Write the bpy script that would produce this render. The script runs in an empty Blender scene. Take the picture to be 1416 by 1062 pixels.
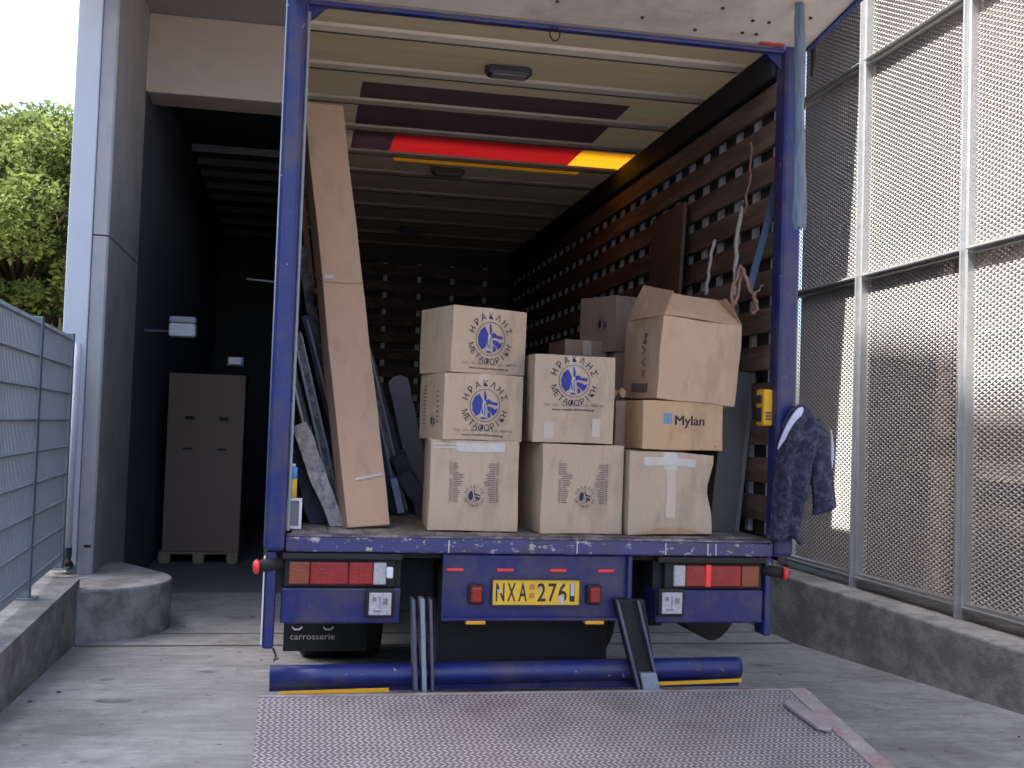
import bpy, bmesh, math, random
from mathutils import Vector, Matrix, Euler, noise
random.seed(7)
S = bpy.context.scene
COL = S.collection

# ------------------------------------------------------------------ camera, world, sun, exposure
yaw, pitch, roll = .1902, .0407, .0334
fw = Vector((math.sin(yaw)*math.cos(pitch), math.cos(yaw)*math.cos(pitch), math.sin(pitch)))
r0 = Vector((math.cos(yaw), -math.sin(yaw), 0)); u0 = r0.cross(fw)
rr = r0*math.cos(roll) + u0*math.sin(roll); uu = -r0*math.sin(roll) + u0*math.cos(roll)
cam_d = bpy.data.cameras.new('camera'); cam = bpy.data.objects.new('camera', cam_d); COL.objects.link(cam)
M = Matrix((( rr.x, uu.x, -fw.x, .1368), (rr.y, uu.y, -fw.y, -4.9429), (rr.z, uu.z, -fw.z, 1.606), (0, 0, 0, 1)))
cam.matrix_world = M
cam_d.sensor_width = 36; cam_d.lens = 36*1511.05/1416; cam_d.clip_start = .05; cam_d.clip_end = 2000
S.camera = cam
S.render.resolution_x = 1024; S.render.resolution_y = 768

SUN = Vector((1, .13, -1.49)).normalized()            # the way the light travels
el = math.asin(-SUN.z); az = math.atan2(-SUN.x, -SUN.y)
W = bpy.data.worlds.new('World'); S.world = W; W.use_nodes = True
wn = W.node_tree; wn.nodes.clear()
sky = wn.nodes.new('ShaderNodeTexSky'); sky.sky_type = 'NISHITA'; sky.sun_disc = False
sky.sun_elevation = el; sky.sun_rotation = az; sky.air_density = 1.0; sky.dust_density = 4; sky.ozone_density = 1.0
bg = wn.nodes.new('ShaderNodeBackground'); bg.inputs[1].default_value = .15
out = wn.nodes.new('ShaderNodeOutputWorld')
wn.links.new(sky.outputs[0], bg.inputs[0]); wn.links.new(bg.outputs[0], out.inputs[0])
sd = bpy.data.lights.new('sun', 'SUN'); sd.energy = 4.8; sd.angle = math.radians(.5); sd.color = (1, .95, .87)
so = bpy.data.objects.new('sun', sd); COL.objects.link(so); so.rotation_euler = SUN.to_track_quat('-Z', 'Y').to_euler()
so.location = (-8, 0, 30)
S.view_settings.view_transform = 'Standard'; S.view_settings.look = 'None'
S.view_settings.exposure = 2.25; S.view_settings.gamma = 1; S.view_settings.use_curve_mapping = False
try:
    S.cycles.max_bounces = 8; S.cycles.diffuse_bounces = 5; S.cycles.transparent_max_bounces = 8
except Exception: pass

# ------------------------------------------------------------------ materials
MATS = {}
def mat(name, col, rough=.7, metal=0, var=.15, scale=6, bump=0, bscale=60, dirt=None, dirt_amt=0, dscale=3, spec=.4, stretch=(1,1,1), fine=0):
    """base colour with two noises, an optional second (dirt) colour in patches, and a fine bump"""
    if name in MATS: return MATS[name]
    m = bpy.data.materials.new(name); m.use_nodes = True; nt = m.node_tree; N = nt.nodes; L = nt.links
    b = N['Principled BSDF']; b.inputs['Roughness'].default_value = rough; b.inputs['Metallic'].default_value = metal
    b.inputs['Specular IOR Level'].default_value = spec
    tc = N.new('ShaderNodeTexCoord'); mp = N.new('ShaderNodeMapping'); mp.inputs['Scale'].default_value = stretch
    L.new(tc.outputs['Object'], mp.inputs[0])
    n1 = N.new('ShaderNodeTexNoise'); n1.inputs['Scale'].default_value = scale; n1.inputs['Detail'].default_value = 6; n1.inputs['Roughness'].default_value = .65
    L.new(mp.outputs[0], n1.inputs['Vector'])
    r = N.new('ShaderNodeMapRange'); r.inputs['From Min'].default_value = .25; r.inputs['From Max'].default_value = .75
    r.inputs['To Min'].default_value = 1-var; r.inputs['To Max'].default_value = 1+var; L.new(n1.outputs[0], r.inputs[0])
    base = N.new('ShaderNodeMix'); base.data_type = 'RGBA'; base.blend_type = 'MULTIPLY'; base.inputs[0].default_value = 1
    base.inputs[6].default_value = (*col, 1)
    L.new(r.outputs[0], base.inputs[7]); last = base.outputs[2]
    if dirt:
        n2 = N.new('ShaderNodeTexNoise'); n2.inputs['Scale'].default_value = dscale; n2.inputs['Detail'].default_value = 8; n2.inputs['Roughness'].default_value = .7
        L.new(mp.outputs[0], n2.inputs['Vector'])
        cr = N.new('ShaderNodeValToRGB'); cr.color_ramp.elements[0].position = max(0, .62-dirt_amt*.4); cr.color_ramp.elements[1].position = max(.05, .72-dirt_amt*.3)
        L.new(n2.outputs[0], cr.inputs[0])
        mx = N.new('ShaderNodeMix'); mx.data_type = 'RGBA'; mx.inputs[7].default_value = (*dirt, 1)
        L.new(cr.outputs[0], mx.inputs[0]); L.new(last, mx.inputs[6]); last = mx.outputs[2]
    L.new(last, b.inputs['Base Color'])
    if bump:
        n3 = N.new('ShaderNodeTexNoise'); n3.inputs['Scale'].default_value = bscale; n3.inputs['Detail'].default_value = 5
        L.new(mp.outputs[0], n3.inputs['Vector'])
        bp = N.new('ShaderNodeBump'); bp.inputs['Strength'].default_value = bump; bp.inputs['Distance'].default_value = .01
        L.new(n3.outputs[0], bp.inputs['Height']); L.new(bp.outputs[0], b.inputs['Normal'])
    MATS[name] = m; return m

def concrete(name, col, stain=(.10,.095,.09), amt=.5, stretch=(1,1,1), dscale=2.2, rough=.85):
    m = mat(name, col, rough, var=.22, scale=9, bump=.5, bscale=45, dirt=stain, dirt_amt=amt, dscale=dscale, stretch=stretch)
    return m

m_ground = concrete('ground_concrete', (.325,.33,.335), (.22,.22,.215), .38, (1,1,1), 1.1, .62)
def add_ground_marks(m):
    nt = m.node_tree; N = nt.nodes; L = nt.links; b = N['Principled BSDF']
    src = b.inputs['Base Color'].links[0].from_socket
    tc = [n for n in N if n.type == 'TEX_COORD'][0]
    mp = N.new('ShaderNodeMapping'); mp.inputs['Scale'].default_value = (1.1, 4.5, 4.5)   # scrapes that run across the ramp
    L.new(tc.outputs['Object'], mp.inputs[0])
    n = N.new('ShaderNodeTexNoise'); n.inputs['Scale'].default_value = 2.6; n.inputs['Detail'].default_value = 10; n.inputs['Roughness'].default_value = .75
    L.new(mp.outputs[0], n.inputs['Vector'])
    cr = N.new('ShaderNodeValToRGB'); cr.color_ramp.elements[0].position = .36; cr.color_ramp.elements[0].color = (.55,.53,.5,1)
    cr.color_ramp.elements[1].position = .56; cr.color_ramp.elements[1].color = (1,1,1,1); e = cr.color_ramp.elements.new(.72); e.color = (1.22,1.22,1.22,1)
    L.new(n.outputs[0], cr.inputs[0])
    mx = N.new('ShaderNodeMix'); mx.data_type = 'RGBA'; mx.blend_type = 'MULTIPLY'; mx.inputs[0].default_value = .6
    L.new(src, mx.inputs[6]); L.new(cr.outputs[0], mx.inputs[7])
    n2 = N.new('ShaderNodeTexNoise'); n2.inputs['Scale'].default_value = 16; n2.inputs['Detail'].default_value = 3
    L.new(tc.outputs['Object'], n2.inputs['Vector'])
    c2 = N.new('ShaderNodeValToRGB'); c2.color_ramp.elements[0].position = .27; c2.color_ramp.elements[0].color = (.3,.27,.24,1); c2.color_ramp.elements[1].position = .33; c2.color_ramp.elements[1].color = (1,1,1,1)
    L.new(n2.outputs[0], c2.inputs[0])
    m2 = N.new('ShaderNodeMix'); m2.data_type = 'RGBA'; m2.blend_type = 'MULTIPLY'; m2.inputs[0].default_value = .8
    L.new(mx.outputs[2], m2.inputs[6]); L.new(c2.outputs[0], m2.inputs[7]); L.new(m2.outputs[2], b.inputs['Base Color'])
    rr_ = N.new('ShaderNodeMapRange'); rr_.inputs['To Min'].default_value = .42; rr_.inputs['To Max'].default_value = .8
    L.new(n.outputs[0], rr_.inputs[0]); L.new(rr_.outputs[0], b.inputs['Roughness'])
add_ground_marks(m_ground)
m_kerb = concrete('kerb_concrete', (.30,.30,.295), (.175,.175,.17), .5, (1,1,1.6), 3.2)
m_kerbtop = concrete('cast_concrete', (.30,.30,.305), (.16,.16,.155), .4, (1,1,1), 3)
m_pier = mat('pier_render', (.41,.405,.415), .8, var=.10, scale=3, bump=.25, bscale=80, dirt=(.31,.33,.36), dirt_amt=.35, dscale=1.2)
m_pierpale = mat('pale_cladding', (.55,.58,.66), .6, var=.04, scale=3)
m_beam = mat('beam_render', (.58,.49,.42), .8, var=.08, scale=2, bump=.2, bscale=60, dirt=(.53,.46,.41), dirt_amt=.3, dscale=2)
m_soffit = mat('soffit_render', (.36,.34,.34), .85, var=.08)
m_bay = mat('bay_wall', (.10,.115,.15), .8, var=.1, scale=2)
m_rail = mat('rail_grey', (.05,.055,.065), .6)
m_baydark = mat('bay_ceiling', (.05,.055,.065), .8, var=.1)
m_galv = mat('galvanised_steel', (.46,.47,.48), .38, metal=.75, var=.12, scale=14, bump=.05, bscale=30)
m_mesh = mat('expanded_mesh_metal', (.31,.305,.30), .5, metal=.0, var=.08, scale=3)
m_fence = mat('fence_metal', (.21,.25,.30), .5, metal=.3, var=.08)
m_behind = mat('screen_backing', (.20,.16,.15), .8, var=.25, scale=2, dirt=(.24,.17,.14), dirt_amt=.45, dscale=1.2)
m_behindpale = mat('sunlit_ledge_tone', (.55,.48,.42), .7)  # pale tone stands in for sunlight on the ledge edges
m_asphalt = mat('yard_asphalt', (.16,.155,.14), .9, var=.2, scale=8, bump=.4)
m_grass = mat('verge', (.10,.10,.045), .95, var=.4, scale=10, bump=.6)

def blue_paint(name, col, chip=.5, stretch=(1,1,1), chipcol=(.42,.40,.42), cscale=22):
    m = mat(name, col, .36, var=.18, scale=5, bump=.06, bscale=18, dirt=(.05,.047,.10), dirt_amt=.38, dscale=3)
    nt = m.node_tree; N = nt.nodes; L = nt.links; b = N['Principled BSDF']
    src = b.inputs['Base Color'].links[0].from_socket
    tc = [n for n in N if n.type == 'TEX_COORD'][0]
    mp = N.new('ShaderNodeMapping'); mp.inputs['Scale'].default_value = stretch; L.new(tc.outputs['Object'], mp.inputs[0])
    n = N.new('ShaderNodeTexNoise'); n.inputs['Scale'].default_value = cscale; n.inputs['Detail'].default_value = 7; n.inputs['Roughness'].default_value = .72
    L.new(mp.outputs[0], n.inputs['Vector'])
    cr = N.new('ShaderNodeValToRGB'); cr.color_ramp.elements[0].position = .72-.16*chip; cr.color_ramp.elements[1].position = .745-.16*chip
    L.new(n.outputs[0], cr.inputs[0])
    mx = N.new('ShaderNodeMix'); mx.data_type = 'RGBA'; mx.inputs[7].default_value = (*chipcol, 1)
    L.new(cr.outputs[0], mx.inputs[0]); L.new(src, mx.inputs[6]); L.new(mx.outputs[2], b.inputs['Base Color'])
    return m
m_blue = blue_paint('worn_blue_paint', (.014,.024,.145), .45)
m_sill = blue_paint('scraped_blue_paint', (.042,.045,.16), .95, (.8,1,1.3), (.38,.35,.36), 20)
m_bluedark = blue_paint('tail_blue_paint', (.014,.019,.125), .2)
m_lip = mat('scuffed_sill_edge', (.27,.24,.23), .6, metal=.3, var=.4, scale=18, stretch=(.6,1,1), dirt=(.08,.07,.10), dirt_amt=.55, dscale=14)
m_black = mat('black_rubber', (.018,.018,.02), .7, var=.2)
m_chassis = mat('chassis_black', (.013,.013,.017), .7, var=.3)
m_red = mat('red_lens', (.28,.02,.02), .25, var=.2, scale=30, bump=.3, bscale=120)
m_orange = mat('orange_lens', (.24,.06,.03), .3, var=.15, scale=30, bump=.3, bscale=120)
m_clear = mat('white_lens', (.42,.42,.46), .25, var=.25, scale=60, bump=.4, bscale=90)
m_marker = mat('red_marker', (.75,.05,.06), .35, var=.1)
m_glint = mat('red_lens_glint', (.9,.04,.05), .25, var=.3, scale=40)  # bright red stands in for a glint on the tail lens
m_yellow = mat('yellow_plate', (.75,.48,.03), .45, var=.12, scale=20, dirt=(.55,.38,.18), dirt_amt=.15, dscale=14)
m_yelpaint = mat('yellow_tape', (.78,.42,.02), .5, var=.15)
m_amber = mat('amber_lens', (.75,.33,.02), .35)
m_ink = mat('black_ink', (.035,.028,.045), .8, var=.2, scale=60)
m_inkblue = mat('blue_ink', (.035,.05,.28), .8, var=.35, scale=50)
m_inksoft = mat('faded_ink', (.14,.10,.11), .85, var=.3, scale=80)
m_inkpale = mat('pale_print', (.52,.47,.46), .8, var=.1)
m_white = mat('white_plastic', (.7,.7,.74), .5, var=.06)
m_floor = mat('truck_floor_ply', (.13,.105,.095), .75, var=.3, scale=12, stretch=(1,.3,1), dirt=(.26,.24,.24), dirt_amt=.45, dscale=6)
m_plank = mat('brown_lashing_board', (.12,.077,.06), .65, var=.45, scale=7, stretch=(1,.22,3), bump=.15, dirt=(.20,.15,.125), dirt_amt=.3, dscale=4)
m_upright = mat('wall_upright_metal', (.66,.63,.64), .55, metal=.2, var=.1)
m_skin = mat('wall_skin_dark', (.085,.065,.06), .7, var=.2)
m_rib = mat('roof_rib_metal', (.72,.62,.52), .6, metal=.0, var=.15, scale=5, stretch=(.5,1,1))
m_lamp = mat('ceiling_lamp_body', (.045,.045,.06), .5)
m_lamplens = mat('ceiling_lamp_lens', (.20,.19,.20), .3)
m_door = mat('door_panel_inside', (.55,.49,.45), .6, var=.1, scale=2.5, bump=.08, dirt=(.42,.37,.35), dirt_amt=.35, dscale=2)
m_bolt = mat('bolt_dark', (.07,.06,.06), .6, metal=.5)
CARD = [(.48,.335,.235), (.47,.365,.275), (.43,.315,.235), (.50,.335,.205)]
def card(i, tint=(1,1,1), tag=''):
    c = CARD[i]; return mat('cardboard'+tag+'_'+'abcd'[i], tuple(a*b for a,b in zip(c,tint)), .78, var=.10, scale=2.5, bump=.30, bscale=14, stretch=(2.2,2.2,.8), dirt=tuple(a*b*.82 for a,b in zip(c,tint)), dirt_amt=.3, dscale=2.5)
m_cardin = mat('cardboard_edge', (.28,.19,.13), .85, var=.2, scale=60)
m_tape = mat('clear_tape', (.49,.40,.34), .2, var=.06, spec=.6)
m_tapepale = mat('shiny_packing_tape', (.50,.46,.45), .16, var=.12, scale=14, spec=.7)
m_blanket = mat('grey_blanket', (.12,.12,.145), .95, var=.5, scale=22, bump=.7, bscale=60, dirt=(.30,.28,.30), dirt_amt=.35, dscale=16)
m_blanketdark = mat('dark_blanket', (.055,.06,.085), .95, var=.45, scale=18, bump=.7, bscale=50)
m_blanketsilver = mat('silver_padding', (.30,.27,.28), .7, var=.45, scale=16, bump=.8, bscale=30, dirt=(.12,.12,.16), dirt_amt=.4, dscale=14)
m_slab = mat('grey_laminate', (.13,.125,.15), .5, var=.1)
m_rod = mat('pale_edge_trim', (.34,.33,.37), .5, metal=.2, var=.15)
m_board = mat('dark_hardboard', (.085,.08,.08), .7, var=.12)
m_brown = mat('brown_board', (.14,.075,.055), .6, var=.15)
m_jacket = mat('navy_camo_cloth', (.022,.025,.05), .9, var=.3, scale=14, bump=.4, bscale=160, dirt=(.07,.075,.12), dirt_amt=.40, dscale=34)
m_lining = mat('pale_lining', (.52,.55,.72), .85, var=.08)
m_straplt = mat('pale_blue_wrap', (.11,.16,.23), .45, var=.25, scale=10, stretch=(1,1,.25), bump=.4, bscale=30)
m_strapbl = mat('blue_strap', (.05,.09,.17), .7, var=.2, scale=40)
m_rope = mat('brown_rope', (.26,.15,.115), .9, var=.3, scale=60)
m_ropewh = mat('grey_rope', (.30,.28,.28), .9, var=.3, scale=60)
m_canblue = mat('sticker_blue', (.09,.35,.70), .5); m_canyel = mat('sticker_yellow', (.72,.50,.06), .5)
m_tyre = mat('tyre_rubber', (.02,.02,.02), .85, var=.2)
m_arm = mat('lift_arm_steel', (.10,.11,.16), .45, metal=.4, var=.25, scale=12)
m_armpale = mat('lift_foot_steel', (.24,.28,.36), .45, metal=.3, var=.3, scale=14)
m_bark = mat('bark', (.10,.075,.05), .95, var=.3, scale=10, bump=.6)
m_pallet = mat('pallet_wood', (.30,.24,.18), .85, var=.25, scale=10)
m_render = mat('offscreen_render', (.50,.50,.50), .9, var=.08)
m_glass = mat('window_glass', (.04,.05,.06), .08, spec=.8)

def plate_material():
    m = mat('tread_plate_aluminium', (.43,.415,.425), .5, metal=.15, var=.3, scale=3, dirt=(.36,.31,.31), dirt_amt=.15, dscale=1.5)
    nt = m.node_tree; N = nt.nodes; L = nt.links; b = N['Principled BSDF']
    tc = [n for n in N if n.type == 'TEX_COORD'][0]
    sp = N.new('ShaderNodeSeparateXYZ'); L.new(tc.outputs['Object'], sp.inputs[0])
    def mth(op, a, c=None):
        n = N.new('ShaderNodeMath'); n.operation = op
        for i, v in enumerate((a, c)):
            if v is None: continue
            if isinstance(v, (int, float)): n.inputs[i].default_value = v
            else: L.new(v, n.inputs[i])
        return n.outputs[0]
    # rows of short slanting bars, each row slanting the other way
    px, py = .025, .025
    row = mth('FLOOR', mth('DIVIDE', sp.outputs['Y'], py))
    fy = mth('FRACT', mth('DIVIDE', sp.outputs['Y'], py))
    sgn = mth('SUBTRACT', mth('MULTIPLY', mth('FLOORED_MODULO', row, 2.0), 2.0), 1.0)
    sl = mth('MULTIPLY', mth('MULTIPLY', sgn, .9), mth('SUBTRACT', fy, .5))
    fx = mth('FRACT', mth('ADD', mth('DIVIDE', sp.outputs['X'], px), sl))
    dx = mth('ABSOLUTE', mth('SUBTRACT', fx, .5)); dyy = mth('ABSOLUTE', mth('SUBTRACT', fy, .5))
    d = mth('MAXIMUM', mth('MULTIPLY', dx, 1.0), mth('MULTIPLY', mth('SUBTRACT', dyy, .17), 1.0))
    h = N.new('ShaderNodeMapRange'); h.interpolation_type = 'SMOOTHSTEP'; h.inputs['From Min'].default_value = .12; h.inputs['From Max'].default_value = .27
    h.inputs['To Min'].default_value = 1; h.inputs['To Max'].default_value = 0; L.new(d, h.inputs[0])
    src = b.inputs['Base Color'].links[0].from_socket
    mx = N.new('ShaderNodeMix'); mx.data_type = 'RGBA'; mx.blend_type = 'MULTIPLY'; mx.inputs[0].default_value = 1
    cr = N.new('ShaderNodeValToRGB'); cr.color_ramp.elements[0].color = (.40,.38,.42,1); cr.color_ramp.elements[1].color = (1.25,1.22,1.25,1)
    L.new(h.outputs[0], cr.inputs[0]); L.new(src, mx.inputs[6]); L.new(cr.outputs[0], mx.inputs[7]); L.new(mx.outputs[2], b.inputs['Base Color'])
    bp = N.new('ShaderNodeBump'); bp.inputs['Strength'].default_value = .9; bp.inputs['Distance'].default_value = .004
    L.new(h.outputs[0], bp.inputs['Height']); L.new(bp.outputs[0], b.inputs['Normal'])
    return m
m_plate = plate_material()

def translucent(name, col, trans, diff):
    m = bpy.data.materials.new(name); m.use_nodes = True; nt = m.node_tree; N = nt.nodes; L = nt.links
    N.remove(N['Principled BSDF']); o = N['Material Output']
    tc = N.new('ShaderNodeTexCoord'); n = N.new('ShaderNodeTexNoise'); n.inputs['Scale'].default_value = 4; n.inputs['Detail'].default_value = 6
    mp = N.new('ShaderNodeMapping'); mp.inputs['Scale'].default_value = (.4, 3, 1); L.new(tc.outputs['Object'], mp.inputs[0]); L.new(mp.outputs[0], n.inputs['Vector'])
    def colnode(c):
        r = N.new('ShaderNodeMapRange'); r.inputs['To Min'].default_value = .78; r.inputs['To Max'].default_value = 1.22; L.new(n.outputs[0], r.inputs[0])
        x = N.new('ShaderNodeMix'); x.data_type = 'RGBA'; x.blend_type = 'MULTIPLY'; x.inputs[0].default_value = 1
        x.inputs[6].default_value = (*c, 1); L.new(r.outputs[0], x.inputs[7]); return x.outputs[2]
    d = N.new('ShaderNodeBsdfDiffuse'); t = N.new('ShaderNodeBsdfTranslucent'); L.new(colnode(diff), d.inputs[0]); L.new(colnode(col), t.inputs[0])
    mx = N.new('ShaderNodeMixShader'); mx.inputs[0].default_value = trans; L.new(d.outputs[0], mx.inputs[1]); L.new(t.outputs[0], mx.inputs[2]); L.new(mx.outputs[0], o.inputs[0])
    MATS[name] = m; return m
m_rooftan = translucent('translucent_roof_tan', (.36,.28,.17), .08, (.33,.265,.19))
m_roofdark = translucent('translucent_roof_purple', (.06,.03,.04), .06, (.115,.078,.08))
m_roofred = translucent('translucent_roof_red', (.42,.012,.015), .13, (.20,.03,.03))
m_roofyel = translucent('translucent_roof_yellow', (.85,.34,.012), .25, (.55,.28,.03))

# ------------------------------------------------------------------ mesh builder
class MB:
    def __init__(s): s.v = []; s.f = []; s.mi = []; s.m = 0
    def face(s, pts, flip=False):
        b = len(s.v); s.v += [tuple(p) for p in pts]; idx = list(range(b, b+len(pts)))
        s.f.append(idx[::-1] if flip else idx); s.mi.append(s.m)
    def box(s, x0, x1, y0, y1, z0, z1, T=None):
        p = [Vector(q) for q in ((x0,y0,z0),(x1,y0,z0),(x1,y1,z0),(x0,y1,z0),(x0,y0,z1),(x1,y0,z1),(x1,y1,z1),(x0,y1,z1))]
        if T is not None: p = [T @ q for q in p]
        b = len(s.v); s.v += [tuple(q) for q in p]
        for f in ((0,3,2,1),(4,5,6,7),(0,1,5,4),(1,2,6,5),(2,3,7,6),(3,0,4,7)): s.f.append([b+i for i in f]); s.mi.append(s.m)
        return s
    def prism(s, poly, axis, a, c):
        """poly: 2D points; axis 'x','y','z' extruded from a to c"""
        def P(u, v, w): return {'x': (w, u, v), 'y': (u, w, v), 'z': (u, v, w)}[axis]
        n = len(poly); b = len(s.v); s.v += [P(u, v, a) for u, v in poly] + [P(u, v, c) for u, v in poly]
        s.f.append([b+i for i in range(n)][::-1]); s.mi.append(s.m); s.f.append([b+n+i for i in range(n)]); s.mi.append(s.m)
        for i in range(n): j = (i+1) % n; s.f.append([b+i, b+j, b+n+j, b+n+i]); s.mi.append(s.m)
        return s
    def tube(s, pts, r, n=8, cap=True):
        pts = [Vector(p) for p in pts]; rs = r if isinstance(r, (list, tuple)) else [r]*len(pts); rings = []
        for i, p in enumerate(pts):
            t = (pts[min(i+1, len(pts)-1)] - pts[max(i-1, 0)]).normalized()
            a = t.cross(Vector((0,0,1)) if abs(t.z) < .9 else Vector((1,0,0))).normalized(); c = t.cross(a)
            b = len(s.v); rings.append(b)
            for k in range(n): an = 2*math.pi*k/n; s.v.append(tuple(p + (a*math.cos(an) + c*math.sin(an))*rs[i]))
        for q in range(len(rings)-1):
            for k in range(n): j = (k+1) % n; s.f.append([rings[q]+k, rings[q]+j, rings[q+1]+j, rings[q+1]+k]); s.mi.append(s.m)
        if cap:
            s.f.append([rings[0]+k for k in range(n)][::-1]); s.mi.append(s.m); s.f.append([rings[-1]+k for k in range(n)]); s.mi.append(s.m)
        return s
    def grid(s, fn, nu, nv, flip=False):
        b = len(s.v)
        for i in range(nu+1):
            for j in range(nv+1): s.v.append(tuple(fn(i/nu, j/nv)))
        for i in range(nu):
            for j in range(nv):
                q = [b+i*(nv+1)+j, b+(i+1)*(nv+1)+j, b+(i+1)*(nv+1)+j+1, b+i*(nv+1)+j+1]
                s.f.append(q[::-1] if flip else q); s.mi.append(s.m)
        return s
    def build(s, name, mats, parent=None, bevel=0, smooth=False, fix=True, kind=None, loc=None):
        me = bpy.data.meshes.new(name); me.from_pydata(s.v, [], s.f)
        if not isinstance(mats, (list, tuple)): mats = [mats]
        for m in mats: me.materials.append(m)
        me.polygons.foreach_set('material_index', s.mi)
        if fix:
            bm = bmesh.new(); bm.from_mesh(me); bmesh.ops.recalc_face_normals(bm, faces=bm.faces); bm.to_mesh(me); bm.free()
        if smooth: me.polygons.foreach_set('use_smooth', [True]*len(me.polygons))
        me.update()
        o = bpy.data.objects.new(name, me); COL.objects.link(o)
        if parent: o.parent = parent
        if loc is not None: o.location = loc
        if bevel:
            b = o.modifiers.new('bevel', 'BEVEL'); b.width = bevel; b.segments = 2; b.limit_method = 'ANGLE'; b.angle_limit = math.radians(40)
        if kind: o['kind'] = kind
        return o
def tag(o, label, cat, group=None):
    o['label'] = label; o['category'] = cat
    if group: o['group'] = group
    return o
def thing(name, label, cat, loc=(0,0,0), rot=(0,0,0), group=None):
    o = bpy.data.objects.new(name, None); COL.objects.link(o); o.location = loc; o.rotation_euler = rot
    o.empty_display_size = .1
    return tag(o, label, cat, group)
def copy_part(src, parent, loc=None):
    c = src.copy(); COL.objects.link(c); c.parent = parent
    if loc is not None: c.location = loc
    return c

# glyphs
_gc = {}
def glyph(txt, bold=.0):
    if (txt, bold) in _gc: return _gc[(txt, bold)]
    cu = bpy.data.curves.new('t', 'FONT'); cu.body = txt; cu.size = 1; cu.align_x = 'CENTER'; cu.offset = bold; cu.resolution_u = 3
    ob = bpy.data.objects.new('t', cu); COL.objects.link(ob)
    dg = bpy.context.evaluated_depsgraph_get(); dg.update(); me = ob.evaluated_get(dg).to_mesh()
    r = ([tuple(v.co) for v in me.vertices], [list(p.vertices) for p in me.polygons])
    ob.evaluated_get(dg).to_mesh_clear(); bpy.data.objects.remove(ob); bpy.data.curves.remove(cu)
    _gc[(txt, bold)] = r; return r
def put_text(mb, txt, T, size, width=None, bold=.01, sx=1):
    """T maps (u, v) of the print plane to 3D; text centred at u=0, baseline v=0"""
    vs, fs = glyph(txt, bold)
    if not vs: return
    w = max(v[0] for v in vs) - min(v[0] for v in vs)
    k = (width/w) if width else size*sx
    b = len(mb.v); mb.v += [tuple(T(v[0]*k, v[1]*size)) for v in vs]
    for f in fs: mb.f.append([b+i for i in f]); mb.mi.append(mb.m)
def arc_text(mb, txt, T, cu, cv, R, size, a0, a1, inside=False, bold=.009):
    n = len(txt)
    for i, ch in enumerate(txt):
        a = math.radians(a0 + (a1-a0)*i/(n-1))
        ra = R if not inside else R
        def TT(u, v, a=a):
            if not inside: d = Vector((math.cos(a), math.sin(a))); t = Vector((math.sin(a), -math.cos(a)))
            else: d = -Vector((math.cos(a), math.sin(a))); t = Vector((-math.sin(a), math.cos(a)))
            p = Vector((cu + math.cos(a)*R, cv + math.sin(a)*R)) + t*u + d*(v - size*.35)
            return T(p.x, p.y)
        put_text(mb, ch, TT, size, bold=bold if ch not in 'ΜΚΑΛ' else 0)
def poly(mb, T, pts): mb.face([T(u, v) for u, v in pts])
def ring(mb, T, cu, cv, r, w, n=40):
    for i in range(n):
        a, b = 2*math.pi*i/n, 2*math.pi*(i+1)/n
        poly(mb, T, [(cu+math.cos(a)*r, cv+math.sin(a)*r), (cu+math.cos(a)*(r+w), cv+math.sin(a)*(r+w)), (cu+math.cos(b)*(r+w), cv+math.sin(b)*(r+w)), (cu+math.cos(b)*r, cv+math.sin(b)*r)])

# ------------------------------------------------------------------ setting: ground, kerbs
RS, RY = .06, 3.1
def gz(y): return RS*(RY-y) if y < RY else 0.0
mb = MB()
ys = [-40, -12, -6, -3, -1.5, 0, 1.5, RY]
for a, b in zip(ys[:-1], ys[1:]):
    za, zb = (gz(max(a, -4))), (gz(max(b, -4)))
    mb.face([(-1.6, a, za), (4.2, a, za), (4.2, b, zb), (-1.6, b, zb)])
mb.face([(-1.6, RY, 0), (4.2, RY, 0), (4.2, 5.5, 0), (-1.6, 5.5, 0)])
ramp = mb.build('loading_ramp', m_ground, kind='structure')
mb = MB()
mb.face([(-1.6, 5.5, .012), (4.8, 5.5, .012), (4.8, 15, .012), (-1.6, 15, .012)]); mb.face([(-1.6,5.5,0), (4.8,5.5,0), (4.8,5.5,.012), (-1.6,5.5,.012)])
mb.build('bay_floor', mat('bay_floor_concrete', (.15,.15,.165), .55, var=.2, scale=4), kind='structure')
mb = MB(); mb.box(-1.33, 4.0, 3.085, 3.115, -.02, .006); mb.box(-1.33, 4.0, 3.55, 3.562, -.02, .005)
mb.build('drain_gap', mat('drain_dark', (.10,.095,.09), .8), kind='structure')
mb = MB()  # far ground sheet
mb.face([(-400,-400,-.35), (400,-400,-.35), (400,600,-.35), (-400,600,-.35)])
mb.build('ground', m_asphalt, kind='structure')
mb = MB(); mb.face([(-40,-25,.36), (-2.05,-25,.36), (-2.05,60,.36), (-40,60,.36)])
mb.build('yard_beyond_fence', mat('yard_pale_concrete', (.36,.31,.2), .9, var=.2, scale=2, bump=.2), kind='structure')
def crack(name, pts, w, seed, m):
    rnd = random.Random(seed); P = []
    for a, b in zip(pts[:-1], pts[1:]):
        for k in range(8): P.append((a[0]+(b[0]-a[0])*k/8+rnd.uniform(-.012,.012), a[1]+(b[1]-a[1])*k/8+rnd.uniform(-.012,.012)))
    P.append(pts[-1]); mb = MB()
    for (x0,y0),(x1,y1) in zip(P[:-1],P[1:]):
        d = Vector((x1-x0,y1-y0)).normalized(); n = Vector((-d.y,d.x))*w*rnd.uniform(.5,1.2)
        mb.face([(x0-n.x,y0-n.y,gz(y0)+.004),(x1-n.x,y1-n.y,gz(y1)+.004),(x1+n.x,y1+n.y,gz(y1)+.004),(x0+n.x,y0+n.y,gz(y0)+.004)])
    return mb.build(name, m, kind='structure')
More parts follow.
